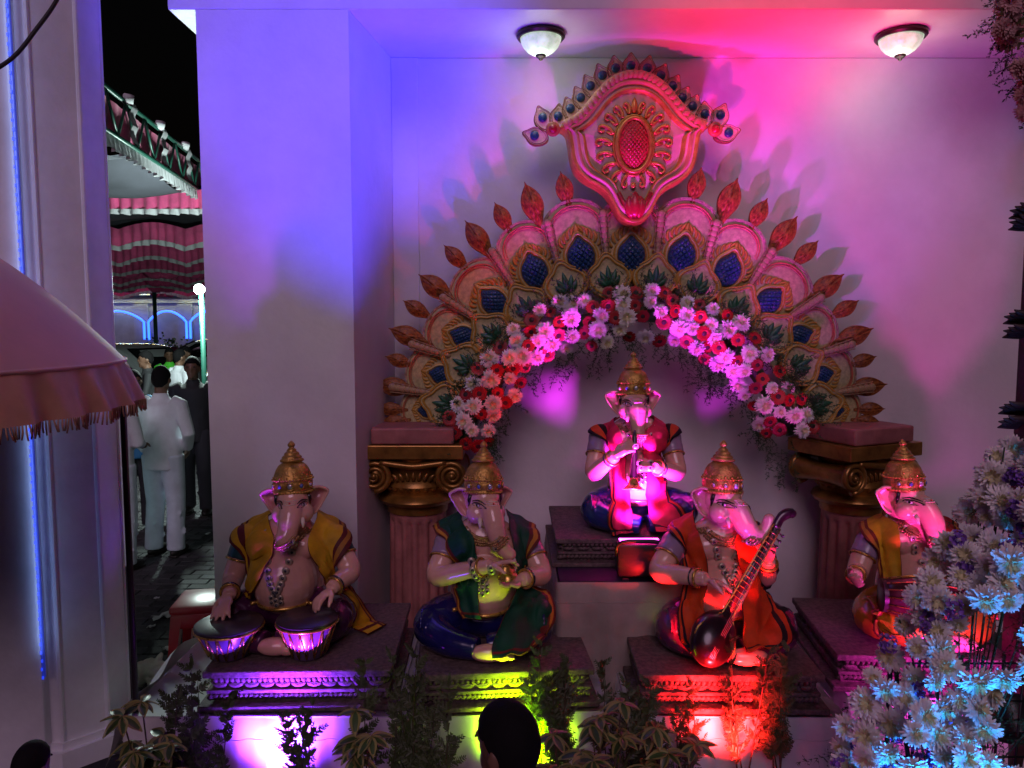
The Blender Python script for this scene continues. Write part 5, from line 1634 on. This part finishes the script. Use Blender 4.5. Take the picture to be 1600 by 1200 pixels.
for i in range(14):
    a = 2 * math.pi * i / 14; mb.tube([RX @ Vector((r_ * math.cos(a), r_ * math.sin(a), z)) for r_, z in ((.08, -.16), (.103, -.04), (.103, .04), (.08, .16))], .003, 5)
mb.build('lacing', M_GOLDFINE, bd)

# horn player at the back, rose shawl ----------------------------------------
s5 = Statue('elephant headed statue in rose shawl blowing a horn on the stepped stone plinth', 992, 850, 4.2, .99, .965)
s5.make((990, 629, -.03), 0, 0, [(0, -.05, .0, .052), (0, -.11, -.02, .058), (0, -.145, -.08, .047), (0, -.165, -.14, .040), (.0, -.18, -.175, .037)],
        [dict(s=(938, 685, 0), e=(928, 738, -.12), w=(962, 712, -.26), f=(.75, -.3, .62), n=(.6, .6, -.4), side=1, curl=(.35, .45, .5, .55), thumb=.7),
         dict(s=(1046, 685, 0), e=(1058, 738, -.12), w=(1022, 730, -.27), f=(-1, -.25, .12), n=(0, .7, -.6), side=-1, curl=(.4, .45, .5, .55), thumb=.6)],
        D_BLUE,
        [dict(c=[(968, 650, 0.1, 929, 672, 0.1), (968, 664, 0, 931, 682, 0), (978, 705, -0.14, 949, 718, -0.08), (984, 765, -0.22, 953, 770, -0.16), (988, 812, -0.34, 952, 815, -0.3), (990, 832, -0.38, 955, 838, -0.37)], field=C_ROSE, stripe=C_BLK, border=C_RUST),
         dict(c=[(1012, 650, 0.1, 1055, 672, 0.1), (1012, 664, 0, 1053, 682, 0), (1004, 705, -0.14, 1033, 718, -0.08), (1008, 765, -0.22, 1045, 770, -0.16), (1014, 805, -0.33, 1068, 815, -0.28), (1025, 830, -0.38, 1075, 835, -0.36)], field=C_ROSE, stripe=C_BLK, border=C_RUST)],
        SL_PUR, necklace=.24, foot=0)
ho = thing('horn', 'slender dark horn with flared bell held to the rose shawled statue\'s mouth', 'horn', s5.W((0, -.2, .3)))
H0 = Vector(ho.location)
a_, b_ = s5.W(s5.J(992, 672, -.24)) - H0, s5.W(s5.J(990, 752, -.31)) - H0
mb = MB(); mb.tube([a_, a_.lerp(b_, .15), a_.lerp(b_, .8), b_], [.006, .013, .02, .024], 14); mb.build('pipe', m_lute, ho)
dz = (b_ - a_).normalized(); q_ = Vector((0, 0, 1)).rotation_difference(dz).to_matrix().to_4x4()
mb = MB(); mb.lathe([(.022, -.02), (.026, 0), (.034, .02), (.05, .036), (.062, .042), (.06, .046), (.03, .03), (.01, .01)], 28, Matrix.Translation(b_) @ q_); mb.build('bell', M_GOLDFINE, ho)
# ------------------------------------------------------------------ plinths, covered tables
def plinth(cx, y0, y1, w, z0, z1, rz, label, steps=None):
    cyl = (y0 + y1) / 2; d = y1 - y0; h = z1 - z0
    p = thing('stone_plinth', label, 'plinth', (cx, cyl, z0), rz, 'stepped stone plinths of the statues')
    def slab(nm, a, b, ins, bev=.006):
        mb = MB(); mb.box((0, 0, (a + b) / 2 * h), (w - 2 * ins, d - 2 * ins, (b - a) * h), bev=bev); return mb.build(nm, M_STONE, p, smooth=False)
    slab('top_slab', .82, 1.0, .0); slab('core', .06, .83, .035, .002); slab('middle_slab', .40, .50, .012, .004); slab('base_slab', .0, .16, -.02)
    fl = MB(); n = int((w - .07) / .024)
    for i in range(n):
        x = -(w - .08) / 2 + (i + .5) * (w - .08) / n
        for y in (-(d / 2 - .035),): fl.tube([(x, y, .66 * h), (x, y - .016, .74 * h), (x, y - .022, .82 * h)], .010, 6)
    nd = int((d - .07) / .024)
    for i in range(nd):
        y = -(d - .08) / 2 + (i + .5) * (d - .08) / nd
        for x, sg in (((w / 2 - .035), 1), (-(w / 2 - .035), -1)): fl.tube([(x, y, .66 * h), (x + sg * .016, y, .74 * h), (x + sg * .022, y, .82 * h)], .010, 6)
    stuff(fl.build('fluted_band', M_STONE, p))
    pm = MB(); hp = .14 * h
    o = [(.032 * math.cos(a), hp * math.sin(a)) for a in [math.pi * i / 12 + math.pi for i in range(13)]]
    pm.relief(o, lambda t, x, z, k: .010 + .012 * (1 - t), [1, .8, .5], (0, -hp * .35), back=0); pme = pm.mesh('petal', M_STONE)
    m = int((w - .07) / .068)
    for i in range(m):
        x = -(w - .07) / 2 + (i + .5) * (w - .07) / m
        put('carved_petal', pme, p, (x, -(d / 2 - .034), .65 * h))
    m = int((d - .07) / .068)
    for i in range(m):
        y = -(d - .07) / 2 + (i + .5) * (d - .07) / m
        put('carved_petal', pme, p, ((w / 2 - .034), y, .65 * h), (0, 0, R(90))); put('carved_petal', pme, p, (-(w / 2 - .034), y, .65 * h), (0, 0, R(-90)))
    rp = MB()
    for i in range(int(w / .022)):
        x = -(w - .05) / 2 + i * .022
        if x > (w - .05) / 2: break
        rp.tube([(x - .010, -(d / 2 - .03), .25 * h), (x + .010, -(d / 2 - .024), .36 * h)], .011, 6)
    for i in range(int(d / .022)):
        y = -(d - .05) / 2 + i * .022
        for sg in (-1, 1): rp.tube([(sg * (w / 2 - .03), y - .01, .25 * h), (sg * (w / 2 - .024), y + .01, .36 * h)], .011, 6)
    stuff(rp.build('rope_band', M_STONE, p))
    return p
def table(cx, y0, y1, x0, x1, ztop, label, clabel, m=M_WHITECLOTH, rz=0., top=True, pleat=.16):
    cyl = (y0 + y1) / 2; w, d = x1 - x0, y1 - y0
    t = thing('display_table', label, 'table', ((x0 + x1) / 2, cyl, 0), rz, 'tables under the statues')
    mb = MB(); mb.box((0, 0, ztop - .035), (w - .02, d - .02, .03)); mb.build('tabletop', MATS['post_metal'], t, smooth=False)
    for sx in (-1, 1):
        for sy in (-1, 1):
            mb = MB(); mb.tube([(sx * (w / 2 - .06), sy * (d / 2 - .06), 0), (sx * (w / 2 - .06), sy * (d / 2 - .06), ztop - .05)], .015, 8); mb.build('leg', MATS['post_metal'], t)
    mb = MB(); loop = []
    per = 2 * (w + d); n = int(per / .022)
    for i in range(n):
        s_ = i / n * per
        if s_ < w: x, y, nx, ny = -w / 2 + s_, -d / 2, 0, -1
        elif s_ < w + d: x, y, nx, ny = w / 2, -d / 2 + (s_ - w), 1, 0
        elif s_ < 2 * w + d: x, y, nx, ny = w / 2 - (s_ - w - d), d / 2, 0, 1
        else: x, y, nx, ny = -w / 2, d / 2 - (s_ - 2 * w - d), -1, 0
        col = []
        wv = math.sin(s_ / pleat * 6.28 + 1.7 * math.sin(s_ * 3.1)) + .5 * math.sin(s_ / pleat * 14 + 2)
        for z, am in ((ztop, 0), (ztop - .008, .006), (ztop - .1, .012), (ztop - .13, .012), (ztop * .45, .026), (.012, .036)):
            o_ = am * (1.15 + .6 * wv)
            col.append(Vector((x + nx * o_, y + ny * o_, z)))
        loop.append(col)
    mb.grid(loop, close_u=True)
    if top: mb.face([mb_i for mb_i in range(0, n * 6, 6)])
    o = mb.build('table_cloth', m, None, loc=((x0 + x1) / 2, cyl, .001), rot=(0, 0, rz)); tag(o, clabel, 'table cloth', 'cloths over the tables')
    mb = MB(); mb.tube([loop[i][2] + Vector((0, 0, 0)) * 1 for i in range(n)], .003, 4, closed=True); mb.build('seam', m, o)

xl = PZ(205, 1108, .43)
x1r = P(618, 1110, 3.1).x
table(0, 3.08, 3.98, xl.x, x1r, .43, 'white covered table under the drummer statue', 'white cloth over the drummer statue\'s table, lit violet by a stage light')
p1 = P(462, 1050, 3.15)
plinth(p1.x, 3.13, 3.92, P(612, 1050, 3.13).x - P(318, 1050, 3.13).x, .432, .61, R(1.5), 'stepped stone plinth under the drummer statue, lit violet in front')
q0, q1 = P(628, 1120, 3.2), P(945, 1110, 3.2)
table(0, 3.16, 4.0, q0.x, q1.x, .395, 'white covered table under the green shawled statue', 'white cloth over the green shawled statue\'s table, lit yellow green', rz=R(4))
p2 = P(792, 1060, 3.25)
plinth(p2.x - .03, 3.2, 3.96, P(925, 1050, 3.25).x - P(652, 1050, 3.25).x, .397, .57, R(5), 'stepped stone plinth under the green shawled statue, lit yellow green')
q0, q1 = P(985, 1120, 3.15), P(1322, 1120, 3.15)
table(0, 3.14, 3.95, q0.x, q1.x, .395, 'white covered table under the lute player statue', 'white cloth over the lute player\'s table, lit red and pink', rz=R(-1))
p3 = P(1150, 1060, 3.2)
plinth(p3.x - .02, 3.17, 3.9, P(1300, 1060, 3.17).x - P(1010, 1060, 3.17).x, .397, .57, R(-1), 'stepped stone plinth under the lute player statue, lit red in front')
q0, q1 = P(1335, 1110, 3.3), P(1640, 1110, 3.3)
table(0, 3.3, 4.1, q0.x, q1.x, .395, 'covered table under the ochre shawled statue beside the flowers', 'cloth over the ochre shawled statue\'s table, lit magenta', rz=R(-3))
p4 = P(1445, 1040, 3.4)
plinth(p4.x, 3.34, 4.08, .80, .397, .57, R(-5), 'dark stone plinth under the ochre shawled statue behind the flowers')
q0, q1 = P(872, 915, 3.60), P(1085, 915, 3.60)
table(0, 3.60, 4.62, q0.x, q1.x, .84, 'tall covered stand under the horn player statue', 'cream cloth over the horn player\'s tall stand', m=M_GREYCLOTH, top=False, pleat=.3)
mb = MB(); mb.box(((q0.x + q1.x) / 2, 4.11, .835), (q1.x - q0.x - .02, 1.0, .012)); tag(mb.build('black_mat', mat('black_sheet', (.015, .012, .03), .45), smooth=False), 'dark sheet covering the top of the horn player\'s stand', 'sheet')
plinth((q0.x + q1.x) / 2 - .0, 3.84, 4.56, .68, .842, .99, 0, 'stepped stone plinth under the horn player statue at the back')
# loose white sheet beside the drummer's table
mb = MB(); rows = []
for i in range(14):
    u = i / 13; row = []
    for j in range(12):
        v = j / 11
        a = Vector((xl.x - .03 - .10 * v + .02 * math.sin(u * 7 + v * 3), 3.10 + u * .88, .44 - .30 * v ** 1.4 + .02 * math.sin(u * 11 + v * 6)))
        row.append(a)
    rows.append(row)
mb.grid(rows); tag(mb.build('loose_sheet', M_WHITECLOTH), 'loose white sheet hanging off the drummer table towards the paving', 'sheet')

# ------------------------------------------------------------------ stage lights
def par(loc, target, colour, power, angle, label, blend=.5, soft=.035, r=.085, estr=12, spill=0., scol=None, sel=.28, scone=104):
    loc = Vector(loc); d = (Vector(target) - loc).normalized()
    q_ = Vector((0, 0, 1)).rotation_difference(d).to_matrix().to_4x4()
    t = thing('stage_light', label, 'stage light', (loc.x, loc.y, 0), 0, 'coloured stage lights')
    M = Matrix.Translation((0, 0, loc.z)) @ q_
    mb = MB(); mb.lathe([(r * .55, -.13), (r * .8, -.12), (r * .9, -.05), (r, .0), (r * 1.05, .005), (r * 1.05, .018), (r * .95, .018), (r * .93, -.01)], 24, M); mb.build('housing', M_BLACK, t, auto=40)
    me = mat('lens_' + '_'.join('%d' % int(c * 99) for c in colour), (.1, .1, .1), .2, emit=colour, estr=estr)
    mb = MB()
    for i in range(19):
        rr_ = 0 if i == 0 else (r * .42 if i < 7 else r * .76); a = i * 2 * math.pi / (6 if i < 7 else 12)
        mb.ell(M @ Vector((rr_ * math.cos(a), rr_ * math.sin(a), -.004)), r * .17, None, 8, 6)
    mb.build('diodes', me, t)
    mb = MB()
    for sg in (-1, 1): mb.tube([(sg * (r + .02), 0, loc.z), (sg * (r + .03), .0, .012), (sg * (r + .03), .09, .012)], .006, 6); mb.tube([(sg * r * .9, 0, loc.z), (sg * (r + .025), 0, loc.z)], .01, 6)
    mb.tube([(-(r + .03), .0, .012), (r + .03, .0, .012)], .006, 6); mb.build('yoke', M_BLACK, t)
    li = bpy.data.lights.new('beam', 'SPOT'); li.energy = power; li.color = colour; li.spot_size = R(angle); li.spot_blend = blend; li.shadow_soft_size = soft
    lo = put('beam', li, t, M @ Vector((0, 0, .03))); lo.rotation_euler = Vector((0, 0, -1)).rotation_difference(d).to_euler()
    if spill:
        sp_ = bpy.data.lights.new('spill', 'SPOT'); sp_.energy = spill; sp_.color = scol or colour; sp_.spot_size = R(scone); sp_.spot_blend = .7; sp_.shadow_soft_size = .06
        so = put('spill', sp_, t, M @ Vector((0, 0, .05))); so.rotation_euler = Vector((0, 0, -1)).rotation_difference(Vector((0, .96, sel)).normalized()).to_euler()
    return t
# ------------------------------------------------------------------ potted plants before the tables
def thuja_mesh(seed, H=.55):
    r = random.Random(seed); st = MB(); fo = MB()
    def spray(p, d, L, depth):
        """flat branching scale-leaf spray"""
        d = d.normalized(); sdv = d.cross(Vector((r.uniform(-.4, .4), -1, r.uniform(-.3, .3)))).normalized()
        n = 9
        for i in range(n):
            t = (i + .5) / n; q = p + d * L * t
            for sg in (-1, 1):
                tw = (d * .8 + sdv * sg * .8 + Vector((r.uniform(-.2, .2),) * 3)).normalized() * L * .38 * (1 - t * .7)
                if depth and r.random() < .75: spray(q, tw, tw.length, 0)
                e = tw.orthogonal().normalized() * .0015; b = len(fo.v)
                fo.v += [tuple(q - e), tuple(q + e), tuple(q + tw * .6 + e * 1.3), tuple(q + tw), tuple(q + tw * .6 - e * 1.3)]; fo.face((b, b + 1, b + 2, b + 3, b + 4))
        e = sdv * .0014; b = len(fo.v)
        fo.v += [tuple(p - e), tuple(p + e), tuple(p + d * L)]; fo.face((b, b + 1, b + 2))
    for k in range(r.randint(2, 4)):
        top = Vector((r.uniform(-.12, .12), r.uniform(-.06, .06), H * r.uniform(.75, 1.05)))
        base = Vector((r.uniform(-.02, .02), r.uniform(-.02, .02), 0))
        mid = base.lerp(top, .5) + Vector((r.uniform(-.03, .03), 0, 0))
        path = catmull([base, mid, top], 14); st.tube(path, [.004 * (1 - i / 15) + .001 for i in range(14)], 5)
        for i in range(4, 14):
            for _ in range(2):
                a = r.uniform(0, 6.28); d = Vector((math.cos(a), math.sin(a) * .7, r.uniform(.3, 1.0)))
                spray(path[i], d, r.uniform(.07, .13) * (1.2 - i / 22), 1)
    return st.mesh('stem', M_STEM), fo.mesh('foliage', M_THUJA, False)
THU = [thuja_mesh(i + 40) for i in range(5)]
mbp = MB(); mbp.lathe([(.055, 0), (.075, .11), (.085, .115), (.085, .135), (.076, .135), (.07, .10)], 20); POT = mbp.mesh('pot', M_POT)
M_SOIL = mat('soil', (.02, .014, .01), .9); mbp = MB(); mbp.lathe([(.07, .10), (.04, .115), (.001, .118)], 16); SOIL = mbp.mesh('soil', M_SOIL)
TH = [(268, 1050, 2.86, ''), (322, 1075, 2.74, ''), (470, 1115, 2.80, ''), (585, 1050, 2.92, ''), (645, 1015, 2.92, ''), (672, 1075, 2.84, ''), (850, 1020, 3.06, ''), (885, 1050, 3.0, ''), (965, 1050, 2.86, ''), (1010, 1060, 2.95, ''), (1075, 1080, 3.0, ''), (1165, 1010, 3.05, ''), (1222, 1030, 3.04, ''), (1000, 1100, 2.8, '')]
WHERE = ['before the drummer\'s table by the loose sheet', 'before the drummer\'s table by the violet stage light', 'before the drummer\'s table in violet light', 'at the corner of the drummer\'s table', 'between the drummer\'s and green shawled statue\'s tables', 'before the corner of the green shawled statue\'s table', 'rising before the yellow green lit plinth', 'beside the yellow green stage light', 'in the gap beside the lute player\'s table', 'at the corner of the lute player\'s table', 'glowing red before the lute player\'s plinth', 'with red lit tips above the lute player\'s plinth', 'at the unlit end of the lute player\'s plinth', 'low in the gap by the red stage light', 'low beside the striped leaf plant', 'behind the boy\'s face']
for i, (px, py, Y, _) in enumerate(TH):
    top = P(px, py, Y)
    t = thing('potted_cypress', 'feathery cypress sprigs in a pot ' + WHERE[i], 'plant', (top.x, Y, 0), rng.uniform(-.5, .5), 'potted cypress sprigs before the tables')
    s_, f_ = THU[i % 5]; sc = (top.z - .1) / .55
    put('pot', POT, t); put('soil', SOIL, t)
    k = min(sc, 1.25); x_ = .85
    put('stem', s_, t, (0, 0, .1), None, (x_, x_, sc)); put('foliage', f_, t, (0, 0, .1), None, (x_, x_, sc))
# variegated umbrella-leaf plants
def vleaf(seed):
    r = random.Random(seed); mb = MB()
    n = 6; L = 1.0
    rows = []
    for i in range(n + 1):
        t = i / n; w = .25 * math.sin(math.pi * (t ** .8) * .94 + .08) ; z = -.28 * t * t + .03
        rows.append([Vector((-w, L * t, z + .06)), Vector((-w * .5, L * t, z + .02)), Vector((0, L * t, z)), Vector((w * .5, L * t, z + .02)), Vector((w, L * t, z + .06))])
    mb.grid(rows, mif=lambda i, j: 1 if (j in (1, 2) and i < n - 1) else 0)
    return mb.mesh('leaf', [mat('leaf_cream', (.22, .20, .06), .4, rnd=.2), mat('leaf_green', (.04, .075, .02), .4, rnd=.3)])
VL = vleaf(1)
SCH = [(240, 1105, 2.72, 'beside the loose white sheet'), (545, 1125, 2.66, 'before the violet lit table cloth'), (905, 1155, 2.5, 'right beside the boy\'s head'), (948, 1105, 2.66, 'beside the yellow green lit cypress'), (1050, 1135, 2.74, 'glowing red before the lute player\'s table'), (215, 1170, 2.6, 'low by the loose sheet')]
for px, py, Y, wh in SCH:
    top = P(px, py, Y)
    t = thing('umbrella_plant', 'cream and green striped leaf plant in a pot ' + wh, 'plant', (top.x, Y, 0), 0, 'striped leaf plants before the tables')
    put('pot', POT, t); put('soil', SOIL, t)
    mb = MB(); heads = []
    for k in range(6):
        h = Vector((rng.uniform(-.11, .11), rng.uniform(-.08, .08), (top.z - .02) * rng.uniform(.78, 1.0) if k else top.z))
        mb.tube(catmull([(0, 0, .1), h * .55 + Vector((0, 0, .04)), h], 8), [.005, .005, .004, .004, .0035, .003, .003, .0025], 5); heads.append(h)
    mb.build('stem', M_STEM, t)
    for h in heads:
        nl = rng.randint(6, 8)
        for i in range(nl):
            put('leaf', VL, t, h, (rng.uniform(-.5, .25), rng.uniform(-.3, .3), 2 * math.pi * i / nl + rng.uniform(-.2, .2)), rng.uniform(.065, .095))
# trailing cable behind the lute player
mb = MB(); mb.tube(catmull([P(1010, 905, 3.84), P(1000, 935, 3.8), P(985, 955, 3.78), P(962, 985, 3.9), P(958, 1050, 3.85)], 24), .006, 6)
tag(mb.build('cable', M_WIRE), 'thin black cable hanging down the cream cloth of the tall stand', 'cable')
# violet light before the drummer, thrown up and to the right
l1 = P(415, 1190, 2.86)
par((l1.x, 2.88, .22), P(520, 690, 3.6), (.50, .03, 1.0), 120, 50, 'round stage light glowing violet before the drummer statue\'s table', .6, spill=220, scol=(.18, .03, 1.0), sel=.45)
l2 = P(868, 1180, 2.9)
par((.05, 2.95, .26), P(800, 960, 3.3), (.45, 1.0, .01), 12, 70, 'round stage light glowing yellow green before the green shawled statue', .9, spill=190, scol=(.48, 1.0, .0), sel=.1)
l3 = P(1128, 1170, 2.9)
par((l3.x + .06, 2.84, .28), P(1230, 10, 4.4), (1.0, .006, .03), 90, 50, 'round stage light glowing red before the lute player statue', .7, spill=520, scol=(1.0, .012, .015), sel=.42, scone=84)
# flood box at the feet of the horn player
fb = thing('flood_box', 'black box floodlight throwing pink light on the horn player statue', 'flood light', (P(1000, 895, 3.66).x, 3.675, .843))
F0 = Vector(fb.location)
mb = MB(); mb.box((0, 0, .097), (.24, .10, .17), bev=.015); hb = mb.build('housing', M_BLACK, fb, auto=40)
mb = MB(); mb.tube(catmull([(-.12, -.02, .12), (-.11, -.04, .185), (0, -.05, .20), (.11, -.04, .185), (.12, -.02, .12)], 14), .011, 8); mb.build('handle', M_BLACK, fb)
mb = MB(); mb.box((0, .02, .184), (.2, .05, .006)); mb.build('lens', mat('lens_flood', (.1, .1, .1), .2, emit=(1., .08, .9), estr=10), fb, smooth=False)
mb = MB(); mb.box((-.08, 0, .006), (.03, .12, .012)); mb.box((.08, 0, .006), (.03, .12, .012)); mb.build('foot', M_BLACK, fb, smooth=False)
li = bpy.data.lights.new('beam', 'SPOT'); li.energy = 470; li.color = (.86, .03, 1.0); li.spot_size = R(68); li.spot_blend = .6; li.shadow_soft_size = .07
lo = put('beam', li, fb, (0, .02, .215)); lo.rotation_euler = Vector((0, 0, -1)).rotation_difference((P(990, 650, 4.3) - F0 - Vector((0, .02, .215))).normalized()).to_euler()
l5 = P(1545, 1185, 1.95)
par((.9, 1.5, .30), P(525, 85, 4.3), (.05, .03, 1.0), 2300, 32, 'round stage light glowing deep blue out in front of the statues', 1.0)
par((l5.x - .12, 1.70, .32), P(1490, 1010, 2.3), (.01, .30, 1.0), 110, 64, 'round stage light glowing cyan at the foot of the flower arrangement', .9)
l6 = P(1572, 1075, 2.85)
par((l6.x, 2.85, .60), P(1450, 770, 3.6), (1.0, .05, .62), 80, 50, 'round stage light glowing magenta behind the wire flower stand', .4, estr=18, spill=40, scol=(1.0, .03, .75), sel=-.2)
par((.62, 2.0, .26), P(1265, 270, 4.9), (.74, .05, 1.0), 300, 34, 'round stage light glowing violet in front of the lute player statue', 1.0)
par((.34, 1.9, .26), P(1240, -30, 4.35), (1.0, .004, .07), 1350, 28, 'round stage light glowing crimson at the boy\'s side before the statues', 1.0)  # added unseen fixture, carries the red wash over the statues to the soffit
